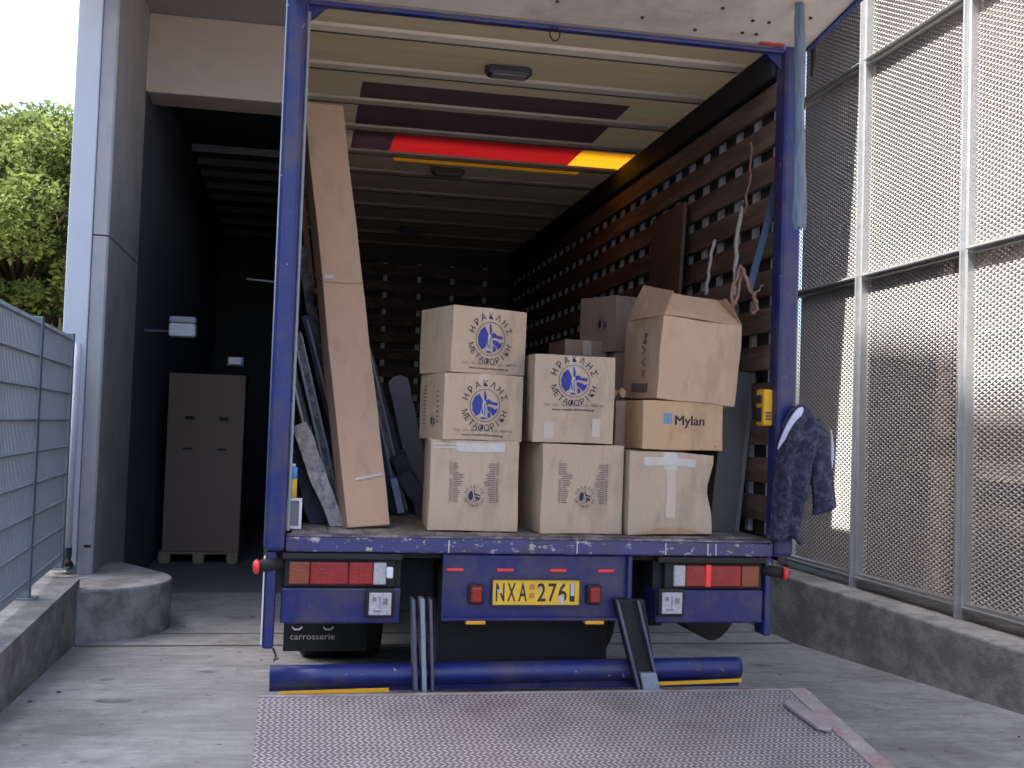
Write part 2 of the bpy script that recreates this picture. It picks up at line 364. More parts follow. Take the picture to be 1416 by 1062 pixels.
m_crack = mat('crack_dark', (.12,.125,.135), .9)
def stain(name, cx, cy, rx, ry, m, seed):
    rnd = random.Random(seed); mb = MB(); n = 22
    P = [(cx+rx*math.cos(2*math.pi*i/n)*rnd.uniform(.7,1.1), cy+ry*math.sin(2*math.pi*i/n)*rnd.uniform(.7,1.1)) for i in range(n)]
    mb.face([(x, y, gz(y)+.0035) for x, y in P]); return mb.build(name, m, kind='structure', fix=False)
m_oil = mat('oil_stain', (.17,.17,.17), .45, var=.3, scale=12, dirt=(.27,.27,.27), dirt_amt=.5, dscale=20)
stain('oil_stain', -.75, 1.1, .10, .06, m_oil, 4); stain('oil_stain', -.35, 2.0, .05, .04, m_oil, 5); stain('oil_stain', 3.3, 2.1, .09, .07, m_oil, 6); stain('oil_stain', -.9, 1.75, .04, .03, m_oil, 7)
crack('ground_crack', [(-1.25,2.75),(-.6,2.62),(-.1,2.7)], .0025, 1, m_crack)
crack('ground_crack', [(3.95,1.6),(3.4,1.35),(2.9,1.5),(2.6,1.3)], .003, 2, m_crack)
# left kerb
def xk(y): return -1.204 - .045*y
mb = MB()
seg = [-8, -5, -3, -1, .8, 1.9, 3.3]
for a, b in zip(seg[:-1], seg[1:]):
    for (pa, pb) in (((xk(a), gz(max(a,-4))-.05), (xk(a), .44)), ((xk(a), .44), (-2.08, .44))):
        x0, z0 = pa; x1, z1 = pb
        dx = xk(b) - xk(a)
        mb.face([(x0, a, z0), (x0+dx, b, z0 if z0 == .44 else gz(max(b,-4))-.05), (x1+(dx if x1 != -2.08 else 0), b, z1), (x1, a, z1)])
mb.face([(-2.08,-8,.44), (-2.08,3.3,.44), (-2.08,3.3,.3), (-2.08,-8,.3)])
mb.face([(xk(3.3),3.3,-.05), (-2.08,3.3,-.05), (-2.08,3.3,.44), (xk(3.3),3.3,.44)])
mb.build('left_kerb', m_kerb, bevel=.012, kind='structure')
# rounded guard at the foot of the pier
cx, cy, R_ = -1.40, 3.83, .62
pts = [(cx, cy+1.2)] ; pts = []
for i in range(25):
    a = math.radians(-95 + 125*i/24); pts.append((cx + R_*math.cos(a), cy + R_*math.sin(a)))
pts += [(-1.36, 4.9), (-2.08, 4.9), (-2.08, cy-R_+.02)]
mb = MB(); mb.prism(pts, 'z', -.02, .375)
o = mb.build('rounded_guard', m_kerbtop, bevel=.02); tag(o, 'low rounded concrete guard block at the foot of the left pier', 'guard block')
# right kerb wall
mb = MB(); mb.prism([(-8,gz(-4)-.05),(RY,-.05),(9,-.05),(9,.5),(-8,.5)], 'x', 4.0, 4.75)
o = mb.build('plinth_wall', m_kerb, bevel=.015); tag(o, 'low grimy concrete plinth wall under the metal mesh screen on the right', 'wall')
mb = MB(); mb.box(3.992, 3.998, 1.55, 1.85, .18, .42);
for i in range(14):   # patches of render smeared on the plinth's face
    pass

# ------------------------------------------------------------------ building: pier, beam, block, bay
bld = thing('loading_bay_building', 'pale grey building with a tall pier and a dark loading bay opening', 'building', (-1.7, 4, 0))
BL = Matrix.Translation((1.7, -4, 0))
def bpart(mb, name, m, **k): return mb.build(name, m, bld, loc=(1.7, -4, 0), **k)
mb = MB(); mb.box(-1.50, -1.39, 4.0, 5.52, .0, 5.36); mb.box(-1.50,-1.39, 4.0, 4.02, 0, 5.36)
mb = MB(); mb.prism([(-1.505,4.0),(-1.405,4.0),(-1.39,4.015),(-1.39,5.56),(-1.6,5.56),(-1.6,4.1),(-1.505,4.1)], 'z', 0, 3.0); bpart(mb, 'pier', m_pier)
mb = MB(); mb.prism([(-1.505,4.0),(-1.405,4.0),(-1.39,4.015),(-1.39,5.56),(-1.6,5.56),(-1.6,4.1),(-1.505,4.1)], 'z', 3.012, 5.36); bpart(mb, 'pier', m_pier)
mb = MB(); mb.prism([(-1.69,3.975),(-1.51,3.975),(-1.51,4.1),(-1.69,4.1)], 'z', .44, 5.36); bpart(mb, 'pale_pilaster', m_pierpale, bevel=.008)
mb = MB(); mb.box(-1.39, 4.25, 5.56, 6.02, 4.62, 5.36); bpart(mb, 'lintel_beam', m_beam, bevel=.01)
mb = MB(); mb.box(-1.74, 4.7, 2.75, 15, 5.36, 15.5); bpart(mb, 'upper_storeys', m_soffit)
mb = MB()
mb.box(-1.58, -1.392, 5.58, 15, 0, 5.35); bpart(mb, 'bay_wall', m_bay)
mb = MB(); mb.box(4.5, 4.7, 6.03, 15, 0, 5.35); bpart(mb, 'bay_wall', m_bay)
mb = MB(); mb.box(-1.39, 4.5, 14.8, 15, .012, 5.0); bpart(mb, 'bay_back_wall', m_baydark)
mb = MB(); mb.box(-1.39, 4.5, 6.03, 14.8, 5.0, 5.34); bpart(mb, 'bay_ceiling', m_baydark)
src = None
for i, y in enumerate([6.95, 7.55, 8.15, 8.8, 9.5, 10.3, 11.2, 12.2]):
    if src is None:
        mb = MB(); mb.box(-1.1, 3.4, -.025, .025, 4.42, 4.45); mb.box(-1.1, 3.4, -.008, .008, 4.45, 4.5); src = bpart(mb, 'ceiling_rail', m_rail); src.location = (1.7, -4+y, 0)
    else: copy_part(src, bld, (1.7, -4+y, 0))
# downpipe beside the pier
mb = MB(); mb.tube([(-1.565,3.93,2.15),(-1.565,3.93,.58)], .028, 12); mb.m = 1; mb.tube([(-1.565,3.93,.585),(-1.565,3.93,.52),(-1.55,3.88,.47),(-1.53,3.85,.46)], .032, 12)
o = mb.build('downpipe', [m_pierpale, m_black], smooth=True); tag(o, 'thin pale downpipe with a black foot at the corner of the left pier', 'pipe')
mb = MB(); mb.box(-1.462,-1.41,3.994,4.03,.58,.60); o = mb.build('drain_slot', m_black, bevel=.004); tag(o, 'small dark slot low on the front of the left pier', 'opening')
# bay things
t = thing('wall_heater', 'white box unit high on the dark inner wall of the loading bay', 'wall unit', (-1.02, 6.0, 2.385))
mb = MB(); mb.box(-.12,.13,-.03,.16,0,.13); mb.build('casing', m_white, t, bevel=.02)
mb = MB(); mb.box(-.12,.13,-.02,.16,.135,.195); mb.build('hood', mat('grey_hood', (.4,.4,.45), .5), t, bevel=.015)
mb = MB(); mb.box(-.37,-.121,.17,.19,.05,.07); mb.build('bracket', m_bay, t)
t = thing('door_light', 'small white light fitting above the tall carton in the dark bay', 'light fitting', (-.56, 6.9, 2.18))
mb = MB(); mb.box(-.065,.065,-.02,.06,0,.075); mb.build('diffuser', m_white, t, bevel=.01)
mb = MB(); mb.box(-.08,.08,.061,.09,-.01,.085); mb.build('backplate', m_fence, t)
mb = MB(); mb.tube([(-.62,9.5,3.42),(-.25,9.5,3.40)], .012, 8)
o = mb.build('hanging_tube_lamp', m_white); tag(o, 'thin pale tube hanging in the dark depth of the loading bay', 'lamp')
# tall carton on pallet
t = thing('pallet', 'low wooden pallet under the tall carton in the dark bay', 'pallet', (-.9, 7.55, .012))
for x in (-.36, 0, .36):
    mb = MB(); mb.box(x-.06,x+.06,0,.14,.022,.1); mb.build('block', m_pallet, t); mb = MB(); mb.box(x-.06,x+.06,.45,.6,.022,.1); mb.build('block', m_pallet, t)
    mb = MB(); mb.box(x-.05,x+.05,0,.8,0,.021); mb.build('bottom_board', m_pallet, t)
for y in (0, .17, .34, .51, .68):
    mb = MB(); mb.box(-.42,.42,y,y+.11,.101,.122); mb.build('top_board', m_pallet, t)
t = thing('tall_carton', 'tall carton coloured dark for shade, with hand holes, standing on a pallet in the bay', 'carton', (-.885, 7.58, .136))
mb = MB(); mb.box(-.41,.41,0,.7,0,1.96); mb.build('carton_body', mat('shaded_cardboard', (.25,.18,.14), .85, var=.08, scale=3), t, bevel=.008)  # cardboard colour darkened for the shade inside the bay
for x in (-.17, .19):
    mb = MB(); mb.box(x-.05,x+.05,-.004,-.001,1.45,1.49); mb.build('hand_hole', m_black, t)
    mb = MB(); mb.box(x-.06,x+.04,-.004,-.001,1.12,1.14); mb.build('hand_hole', m_black, t)
# unseen block added on the left, skyline shaped to cast the yard's shade
nb = thing('shade_block', 'tall pale block added unseen on the left, its outline shaped to shade the yard', 'building', (-9, -4, 0))
mb = MB(); mb.prism([(-30,0),(3.3,0),(3.3,17.6),(.93,17.6),(.93,22.25),(-.3,22.1),(-.3,21.75),(-1.6,21.75),(-2.4,20.3),(-6,17.0),(-12,15.5),(-30,15.5)], 'x', -16, -9); mb.build('wall', m_render, nb, loc=(9,4,0))
for k in range(5):
    for j in range(5):
        mb = MB(); mb.box(-9.0,-8.97,-24+j*5.2,-22.6+j*5.2,1.5+k*3,3.0+k*3); w = mb.build('window', m_glass, nb, loc=(9,4,0))
# building behind the camera
nb2 = thing('warehouse', 'long low warehouse across the yard behind the viewpoint', 'building', (0, -32, 0))
mb = MB(); mb.box(-20,30,-8,0,-.3,5); mb.build('wall', m_render, nb2)
mb = MB(); mb.box(-4,4,.002,.03,0,3.5); mb.build('shutter', m_fence, nb2)

# ------------------------------------------------------------------ mesh screen on the right
scr = thing('mesh_screen', 'expanded metal mesh screen with steel posts and rails on the right plinth', 'screen wall', (4.3, 2, .5))
def spart(mb, name, m, **k): return mb.build(name, m, scr, loc=(-4.3, -2, -.5), **k)
YP = [5.35, 4.01, 2.675, 1.335, -.005, -1.34, -2.68, -4.02]
RZ = [.585, 2.845, 4.50, 6.3]
for y in YP:
    mb = MB(); mb.box(4.262, 4.35, y-.035, y+.035, .5, 6.6); mb.box(4.228, 4.262, y-.006, y+.006, .5, 6.6); spart(mb, 'post', m_galv, bevel=.003)
for z in RZ:
    for a, b in zip(YP[1:], YP[:-1]):
        mb = MB(); mb.box(4.27, 4.345, a+.036, b-.036, z-.03, z+.022); mb.box(4.235, 4.27, a+.036, b-.036, z-.006, z+.001); spart(mb, 'rail', m_galv, bevel=.002)
# the mesh itself: real lozenges with holes, one panel per bay between posts and rails
def mesh_panel(y0, y1, z0, z1, name='mesh_panel'):
    pw, ph = .066, .034; X = 4.318
    ny = int((y1-y0)/pw); nz = int((z1-z0)/(ph/2)); pw = (y1-y0)/ny; hh = (z1-z0)/nz
    V = []; F = []
    for j in range(nz):
        for i in range(ny + 1):
            cy_ = y0 + (i + (.5 if j % 2 else 0))*pw; cz_ = z0 + (j+.5)*hh
            if cy_ > y1: continue
            a, c = pw/2, hh
            o_ = [(-a,0,0), (0,-c,-.005), (a,0,0), (0,c,.005)]     # outer lozenge, lower corner tipped out
            b = len(V)
            for (dy, dz, dx) in o_: V.append((X + dx, cy_+dy, cz_+dz))
            for (dy, dz, dx) in o_: V.append((X + dx*.2 + .0035, cy_+dy*.46+.002, cz_+dz*.38))
            for k in range(4): n = (k+1) % 4; F.append((b+k, b+n, b+4+n, b+4+k))
    me = bpy.data.meshes.new(name); me.from_pydata(V, [], F); me.materials.append(m_mesh); me.update()
    o = bpy.data.objects.new(name, me); COL.objects.link(o); o.parent = scr; o.location = (-4.3,-2,-.5)
    return o
for a, b in zip(YP[1:], YP[:-1]):
    for c, d in zip(RZ[:-1], RZ[1:]):
        if b < .0 and c > 4: continue
        if b < -1.4: continue
        mesh_panel(a+.03, b-.03, c+.01, d-.01)
# structure glimpsed through the mesh
sb = thing('backing_wall', 'brown slatted wall with ledges coloured pale for sunlight, glimpsed through the mesh screen', 'wall', (4.74, 0, 0))
def kpart(mb, name, m): return mb.build(name, m, sb, loc=(-4.74, 0, 0))
mb = MB(); mb.box(5.15, 5.25, -8, 5.5, .3, 6.9); kpart(mb, 'wall', m_behind)
for z in (1.35, 1.72, 2.08, 2.42):
    mb = MB(); mb.box(5.02, 5.15, -2, 2.5, z, z+.03); kpart(mb, 'ledge', m_behindpale)
mb = MB(); mb.box(4.4, 5.25, -8, 5.5, 6.62, 6.9); kpart(mb, 'roof_edge', m_galv)

# ------------------------------------------------------------------ fence on the left
fe = thing('wire_fence', 'grey double wire mesh fence on the left kerb beside the pier', 'fence', (-1.53, 2.4, .44))
def fpart(mb, name, m, **k): return mb.build(name, m, fe, loc=(1.53, -2.4, -.44), **k)
fx = lambda y: -1.36 - .06*y
fy = [3.78, 2.39, 0.99, -.41, -1.81]
for y in fy:
    mb = MB(); mb.box(fx(y)-.073, fx(y)+.025, y-.03, y+.03, .452, 2.2); mb.box(fx(y)-.09, fx(y)+.065, y-.06, y+.06, .441, .452); mb.box(fx(y)-.075, fx(y)+.027, y-.032, y+.032, 2.2, 2.212); fpart(mb, 'post', m_fence, bevel=.004)
for a, b in zip(fy[1:], fy[:-1]):
    for k in range(9):
        z = .56 + k*.2
        mb = MB(); mb.tube([(fx(a), a+.03, z), (fx(b), b-.03, z)], .006, 6); mb.tube([(fx(a)+.014, a+.03, z), (fx(b)+.014, b-.03, z)], .006, 6); fpart(mb, 'horizontal_wire', m_fence)
    n = 33
    mb = MB()
    for k in range(n):
        y = a+.05 + (b-a-.1)*k/(n-1); x = fx(y)+.007
        mb.tube([(x, y, .5), (x, y, 2.19)], .0042, 4)
    fpart(mb, 'vertical_wires', m_fence, kind='stuff')
# low wall, hedge and trees beyond the fence
mb = MB(); mb.box(-9, -1.72, 4.6, 4.75, .36, 1.95); mb.box(-9.05,-1.715,4.57,4.78,1.951,2.0)
o = mb.build('garden_wall', mat('garden_wall_render', (.14,.155,.18), .9, var=.15, scale=2, bump=.2)); tag(o, 'plain grey rendered wall seen through the wire fence', 'wall')
mb = MB(); mb.box(-2.0,-1.83,4.585,4.599,1.2,1.30); o = mb.build('bright_patch', mat('pale_yellow_sheet', (.72,.62,.34), .7)); tag(o, 'small pale yellow sheet standing in for a bright opening behind the wire fence', 'plate')  # pale sheet put in for a bright gap in the wall

leafm = {}
def leaf_mat(name, col):
    m = bpy.data.materials.new(name); m.use_nodes = True; nt = m.node_tree; N = nt.nodes; L = nt.links; N.remove(N['Principled BSDF'])
    g = N.new('ShaderNodeNewGeometry'); r = N.new('ShaderNodeValToRGB'); L.new(g.outputs['Random Per Island'], r.inputs[0])
    r.color_ramp.elements[0].color = (col[0]*.6, col[1]*.62, col[2]*.6, 1); r.color_ramp.elements[1].color = (col[0]*1.9, col[1]*1.55, col[2]*1.1, 1)
    d = N.new('ShaderNodeBsdfDiffuse'); t = N.new('ShaderNodeBsdfTranslucent'); mx = N.new('ShaderNodeMixShader'); mx.inputs[0].default_value = .4
    L.new(r.outputs[0], d.inputs[0]); L.new(r.outputs[0], t.inputs[0]); L.new(d.outputs[0], mx.inputs[1]); L.new(t.outputs[0], mx.inputs[2]); L.new(mx.outputs[0], N['Material Output'].inputs[0])
    return m
def tree(name, label, x, y, z0, h, rad, nclump, nleaf, col, seed, leaf=.09, low=.25, group=None):
    rnd = random.Random(seed); t = thing(name, label, 'tree', (x, y, z0), group=group)
    trunk = [(0,0,0),(.08,.03,h*.2),(-.05,.05,h*.42),(.05,0,h*.62),(0,0,h*.85)]
    mb = MB(); mb.tube(trunk, [.17*h/7,.14*h/7,.11*h/7,.07*h/7,.02], 10)
    clumps = []
    for i in range(nclump):
        while True:
            p = Vector((rnd.uniform(-1,1), rnd.uniform(-1,1), rnd.uniform(-1,1)))
            if p.length < 1 and p.length > .25: break
        c = Vector((p.x*rad, p.y*rad, h*(low+1)/2 + p.z*h*(1-low)/2*.95)); clumps.append((c, rnd.uniform(.22,.5)*rad/2.2*1.3))
    for c, r in clumps[::2]:
        k = min(.9, max(.2, (c.z/h)*.75)); b = Vector((0,0,h*k*.85)); mid = b.lerp(c, .5) + Vector((rnd.uniform(-.1,.1), rnd.uniform(-.1,.1), .12))
        mb.tube([b, mid, c], [.05*h/7, .03*h/7, .01], 6)
    mb.build('trunk', m_bark, t, smooth=True)
    V = []; F = []
    for c, r in clumps:
        for q in range(nleaf):
            d = Vector((rnd.gauss(0,1), rnd.gauss(0,1), rnd.gauss(0,1))).normalized()*r*(rnd.random()**.45); d.z *= .75
            p = c + d; a = Vector((rnd.gauss(0,1), rnd.gauss(0,1), rnd.gauss(0,.6))).normalized(); b_ = a.cross(Vector((rnd.gauss(0,1), rnd.gauss(0,1), rnd.gauss(0,1)))).normalized()
            s1 = leaf*rnd.uniform(.6,1.3); s2 = s1*.5; n0 = len(V)
            V += [tuple(p-a*s1), tuple(p-b_*s2), tuple(p+a*s1), tuple(p+b_*s2)]; F.append((n0, n0+1, n0+2, n0+3))
    me = bpy.data.meshes.new('crown'); me.from_pydata(V, [], F)
    if tuple(col) not in leafm: leafm[tuple(col)] = leaf_mat('foliage_%d' % len(leafm), col)
    me.materials.append(leafm[tuple(col)]); me.update(); o = bpy.data.objects.new('crown', me); COL.objects.link(o); o.parent = t
    return t
tree('broadleaf_tree', 'leafy tree with a sunlit yellow green top above the left fence', -5.1, 16.5, .36, 7.3, 2.7, 180, 620, (.085,.13,.055), 3, .062, .12)
tree('broadleaf_tree', 'darker green tree behind the sunlit tree, low beside the pier', -5.6, 21, .36, 7.4, 3.4, 110, 300, (.06,.105,.05), 5, .10, .08)
tree('yellowing_bush', 'small yellowing bush just left of the pier above the fence', -4.0, 15, .36, 3.4, .7, 14, 130, (.17,.15,.04), 9, .05, .2)

# ------------------------------------------------------------------ the truck
tr = thing('box_truck', 'blue box removal truck backed up with its rear open and tail lift lowered', 'truck', (1.25, 0, 0))
TL = (-1.25, 0, 0)
def tp(mb, name, m, **k): return mb.build(name, m, tr, loc=TL, **k)
FZ = 1.115
# corner posts, top beam, sill
mb = MB(); mb.box(0, .095, 0, .11, 1.03, 3.60); tp(mb, 'corner_post', m_blue, bevel=.02)
mb = MB(); mb.tube([(.104,.03,1.12),(.104,.03,3.46)], .007, 8); tp(mb, 'post_edge_trim', mat('grey_seal', (.22,.27,.30), .5))
mb = MB(); mb.box(2.395, 2.50, 0, .11, 1.03, 3.60); tp(mb, 'corner_post', m_blue, bevel=.02)
mb = MB(); mb.box(.096, 2.394, .0, .05, 3.487, 3.513); tp(mb, 'top_beam', m_blue, bevel=.01)
for s, x in ((1, .097), (-1, 2.393)):
    mb = MB(); mb.prism([(x, 3.494), (x+s*.09, 3.494), (x, 3.41)], 'y', .03, .05); tp(mb, 'corner_gusset', m_blue)
mb = MB(); mb.box(.096, 2.394, .0, .06, 1.03, 1.098); tp(mb, 'rear_sill', m_sill, bevel=.008)
mb = MB()
for i in range(46):   # dented worn lip
    x0 = .1 + i*.0498; 
    mb.box(x0, x0+.0499, -.004+random.uniform(0,.004), .07, 1.0985, 1.106+random.uniform(0,.004))
tp(mb, 'sill_lip', m_lip)
for x in (.82, 1.85, 2.06, 2.10, 1.42):
    mb = MB(); mb.box(x, x+.004, -.003, 0, 1.035, 1.09); tp(mb, 'weld_scar', m_upright)
# floor boards
for i in range(14):
    x0 = .12 + i*.1625
    mb = MB(); mb.box(x0, x0+.159, .071, 7.2, FZ-.03, FZ+random.uniform(-.002,.001)); tp(mb, 'floor_board', m_floor)
mb = MB(); mb.box(.1, 2.4, .08, 7.2, 1.0, FZ-.032); tp(mb, 'floor_frame', m_chassis)
# side walls: skin, uprights, lashing boards
def wall_side(xs, xin, s):
    mb = MB(); mb.box(min(xs, xs+s*.03), max(xs, xs+s*.03), .11, 7.3, 1.0, 3.62); tp(mb, 'side_wall', m_skin)
wall_side(2.47, 2.4, 1); wall_side(.0, .1, 1)
srcU = None
for k in range(29):
    y = .182 + k*.2465
    if srcU is None: mb = MB(); mb.box(2.437, 2.462, -.022, .022, 1.12, 3.36); srcU = tp(mb, 'wall_upright', m_upright); srcU.location = (-1.25, y, 0)
    else: copy_part(srcU, tr, (-1.25, y, 0))
for k in range(12):
    z = 1.252 + k*.188
    mb = MB(); mb.box(2.405, 2.436, .115, 7.15, z-.062, z+.062); tp(mb, 'lashing_board', m_plank, bevel=.004)
    mb = MB(); mb.box(.066, .097, .115, 7.15, z-.062, z+.062); tp(mb, 'lashing_board', m_plank, bevel=.004)
    mb = MB(); mb.box(.12, 2.38, 7.155, 7.18, z-.062, z+.062); tp(mb, 'lashing_board', m_plank, bevel=.004)
mb = MB(); mb.box(.02, 2.48, 7.23, 7.27, 1.0, 3.6); tp(mb, 'front_bulkhead', m_skin)
for x in (.25,.62,1.0,1.38,1.75,2.12):
    mb = MB(); mb.box(x-.022, x+.022, 7.185, 7.21, 1.12, 3.4); tp(mb, 'wall_upright', m_upright)
mb = MB(); mb.box(2.38, 2.47, .11, 7.2, 3.40, 3.56); tp(mb, 'roof_side_rail', m_chassis, bevel=.01)
mb = MB(); mb.box(.03, .10, .11, 7.2, 3.40, 3.56); tp(mb, 'roof_side_rail', mat('side_rail_pale', (.35,.33,.31), .6), bevel=.01)
# roof: translucent sheets between ribs
ribY = [.541,1.124,1.745,2.336,2.985,3.582,4.26,4.88,5.56,6.25,6.93]
edges = [.09] + ribY + [7.25]
zones = [(.41, 2.02, 1.34, 2.39, 1), (.41, .69, 2.39, 2.9, 1), (.69, 2.01, 2.39, 2.92, 2), (2.01, 2.40, 2.45, 2.985, 3), (.74, 2.15, 2.99, 3.17, 3)]
for a, b in zip(edges[:-1], edges[1:]):
    mb = MB(); xs = sorted({.02, 2.48, .41, .69, .74, 2.01, 2.02, 2.15, 2.40}); yy = sorted({a, b} | {q for z in zones for q in (z[2], z[3]) if a < q < b})
    for x0, x1 in zip(xs[:-1], xs[1:]):
        for y0, y1 in zip(yy[:-1], yy[1:]):
            xm, ym = (x0+x1)/2, (y0+y1)/2; mb.m = 0
            for z in zones:
                if z[0] < xm < z[1] and z[2] < ym < z[3]: mb.m = z[4]
            mb.face([(x0,y0,3.575), (x1,y0,3.575), (x1,y1,3.575), (x0,y1,3.575)])
    tp(mb, 'roof_sheet', [m_rooftan, m_roofdark, m_roofred, m_roofyel], fix=False)
srcR = None
for y in ribY:
    if srcR is None:
        mb = MB(); mb.prism([(-.10,3.573),(-.08,3.562),(.0,3.562),(.006,3.573)], 'x', .10, 2.38); mb.m = 1; mb.box(.10,2.38,.001,.006,3.5545,3.5615); srcR = tp(mb, 'roof_rib', [m_rib, m_bolt]); srcR.location = (-1.25, y, 0)
    else: copy_part(srcR, tr, (-1.25, y, 0))
for (x, y) in ((1.17, .83), (1.16, 3.25), (1.14, 5.82)):
    mb = MB(); mb.box(x-.115, x+.115, y-.055, y+.045, 3.513, 3.561); l = tp(mb, 'ceiling_lamp', m_lamp, bevel=.012)
    mb = MB(); mb.box(x-.095, x+.095, y-.058, y+.03, 3.505, 3.512); mb.build('lamp_lens', m_lamplens, l, bevel=.006)
    mb = MB(); mb.box(x-.13, x-.116, y-.02, y+.02, 3.53, 3.561); mb.box(x+.116, x+.13, y-.02, y+.02, 3.53, 3.561); mb.build('lamp_clip', m_lamp, l)
# raised rear door
def dz(y): return 3.516 + .12*(-y)
mb = MB(); mb.prism([(-.01,dz(-.01)),(-2.3,dz(-2.3)),(-2.3,dz(-2.3)+.04),(-.01,dz(-.01)+.04)], 'x', .06, 2.5); rd = tp(mb, 'raised_door', m_door)
mb = MB(); mb.prism([(-.0,dz(0)-.012),(-2.3,dz(-2.3)-.012),(-2.3,dz(-2.3)+.045),(0,dz(0)+.045)], 'x', 2.502, 2.525); mb.build('door_edge', m_blue, rd)
mb = MB(); mb.prism([(-.0,dz(0)-.012),(-2.3,dz(-2.3)-.012),(-2.3,dz(-2.3)+.045),(0,dz(0)+.045)], 'x', .035, .058); mb.build('door_edge', m_blue, rd)
bolts = [(2.13,-.10),(2.20,-.10),(2.13,-.22),(2.21,-.22),(1.95,-.30),(.42,-.10),(.55,-.10),(.45,-.25),(1.2,-.2),(1.35,-.35),(.8,-.3),(1.62,-.14),(2.38,-.30),(.3,-.35),(1.9,-.08)]
srcB = None
for i, (x, y) in enumerate(bolts):
    mb = MB(); mb.tube([(x, y, dz(y)-.007), (x, y, dz(y)+.002)], .009, 8); mb.build('bolt', m_bolt, rd)
for x in (.22, 2.33):
    mb = MB(); mb.box(x-.08, x+.05, -.035, -.004, 3.512, 3.53); tp(mb, 'hinge', mat('red_hinge', (.42,.06,.05), .5, var=.3, scale=20), bevel=.004)
mb = MB(); mb.tube([(2.53,-.02,3.58),(2.535,-.03,3.48),(2.53,-.02,3.38)], [.012,.018,.008], 8); mb.build('latch', m_black, rd)
pts = [(1.236+.024*math.sin(a), -.008, 3.462 - .034*math.cos(a)) for a in [i*math.pi/8 for i in range(17)]]
mb = MB(); mb.tube(pts, .0035, 6); tp(mb, 'wire_ring', m_black)
# tail panels
def lamp_unit(x0, x1, mirror):
    mb = MB(); mb.box(x0, x1, .03, .22, .71, .868); u = tp(mb, 'tail_panel', m_bluedark, bevel=.008)
    mb = MB(); mb.box(x0, x1, .08, .24, .869, 1.025); mb.build('lamp_recess', m_black, u)
    mb = MB(); mb.box(x0, x1, .0, .08, 1.0, 1.025); mb.build('recess_top', m_black, u)
    X = lambda u_: x0+u_ if not mirror else x1-u_
    def seg(a, b, m, nm, par, z0=.885, z1=.985, y=.012):
        mb = MB(); mb.box(min(X(a),X(b)), max(X(a),X(b)), y, .078, z0, z1); return mb.build(nm, m, par, bevel=.006)
    h = seg(.01, .50, m_black, 'lamp_housing', u, .872, .998, .03)
    tl = seg(.03, .12, m_orange, 'tail_light', u); tl2 = seg(.122, .29, m_red, 'tail_light', u); tl3 = seg(.292, .40, m_red, 'tail_light', u); seg(.402, .46, m_clear, 'tail_light', u)
    if mirror:
        seg(.275, .305, m_glint, 'lens_glint', u, .883, .99, .006)  # glint painted as a bright strip on the right lamp
    return u
ul = lamp_unit(.085, .615, False); ur = lamp_unit(1.82, 2.362, True)
mb = MB(); mb.box(.545,.575,.0,.05,.915,.965); mb.build('white_lamp', m_white, ul, bevel=.006)
for (x, z, u) in ((.52, .805, ul), (1.885, .812, ur)):
    mb = MB(); mb.box(x-.065, x+.065, -.012, .028, z-.065, z+.065); q = mb.build('reverse_lamp', m_black, u, bevel=.01)
    mb = MB()
    mb.box(x-.05, x+.05, -.022, -.013, z-.05, z+.05)
    mb.build('reverse_lens', m_clear, u, bevel=.008)
    mb = MB(); mb.box(x-.035,x-.018,-.0245,-.0222,z+.012,z+.03); mb.box(x+.012,x+.034,-.0245,-.0222,z-.002,z+.026); mb.box(x-.03,x+.004,-.0245,-.0222,z-.034,z-.027); mb.box(x-.004,x+.0,-.0245,-.0222,z-.02,z+.03); mb.build('lens_detail', m_lamplens, u, kind='stuff')
# centre panel
mb = MB(); mb.box(.80, 1.69, .03, .055, .735, 1.025); cp = tp(mb, 'number_plate_panel', m_bluedark, bevel=.006)
mb = MB(); mb.box(.80, 1.69, -.01, .029, .73, .742); mb.box(1.672, 1.69, .0, .029, .742, 1.025); mb.box(.80,.808,.0,.029,.742,1.025); mb.build('panel_flange', m_bluedark, cp)
for x in (.85, 1.085, 1.335, 1.565):
    mb = MB(); mb.box(x-.035, x+.045, .016, .029, .948, .962); mb.build('red_reflector', m_marker, cp, bevel=.003)
for x in (.955, 1.512):
    mb = MB(); mb.box(x-.036, x+.036, .0, .029, .80, .892); mb.build('marker_base', m_black, cp, bevel=.01)
    mb = MB(); mb.box(x-.026, x+.026, -.018, -.001, .81, .882); mb.build('red_marker_lamp', m_red, cp, bevel=.01)
for x in (.955, 1.512):
    mb = MB(); mb.box(x-.045, x+.045, -.02, .03, .713, .729); mb.build('amber_marker', m_amber, cp, bevel=.004)
# number plate
mb = MB(); mb.box(1.03, 1.445, .012, .02, .795, .915); npl = mb.build('number_plate', m_yellow, cp, bevel=.004)
mb = MB()
for (a,b,c,d) in ((1.028,1.447,.793,.798),(1.028,1.447,.912,.917),(1.028,1.033,.798,.912),(1.442,1.447,.798,.912)): mb.box(a,b,.006,.0115,c,d)
mb.build('plate_frame', m_bolt, npl)
def Tfront(x0, y, z0, sx=1): return lambda u, v: Vector((x0+u, y, z0+v))
mb = MB()
for ch, x in zip('NXA', (1.068,1.121,1.174)): put_text(mb, ch, Tfront(x, .0108, .815), .118, width=.040, bold=.012)
mb.build('plate_letters', m_ink, npl); mb = MB()
for ch, x in zip('2761', (1.262,1.312,1.362,1.408)): put_text(mb, ch, Tfront(x, .0108, .815), .118, width=.040 if ch != '1' else .024, bold=.012)
mb.build('plate_digits', m_ink, npl)
mb = MB(); mb.box(1.205,1.229,.0102,.0112,.868,.892); mb.box(1.205,1.229,.0102,.0112,.828,.852); mb.build('plate_seal', mat('faded_red_seal', (.5,.2,.08), .7, var=.4, scale=90), npl)
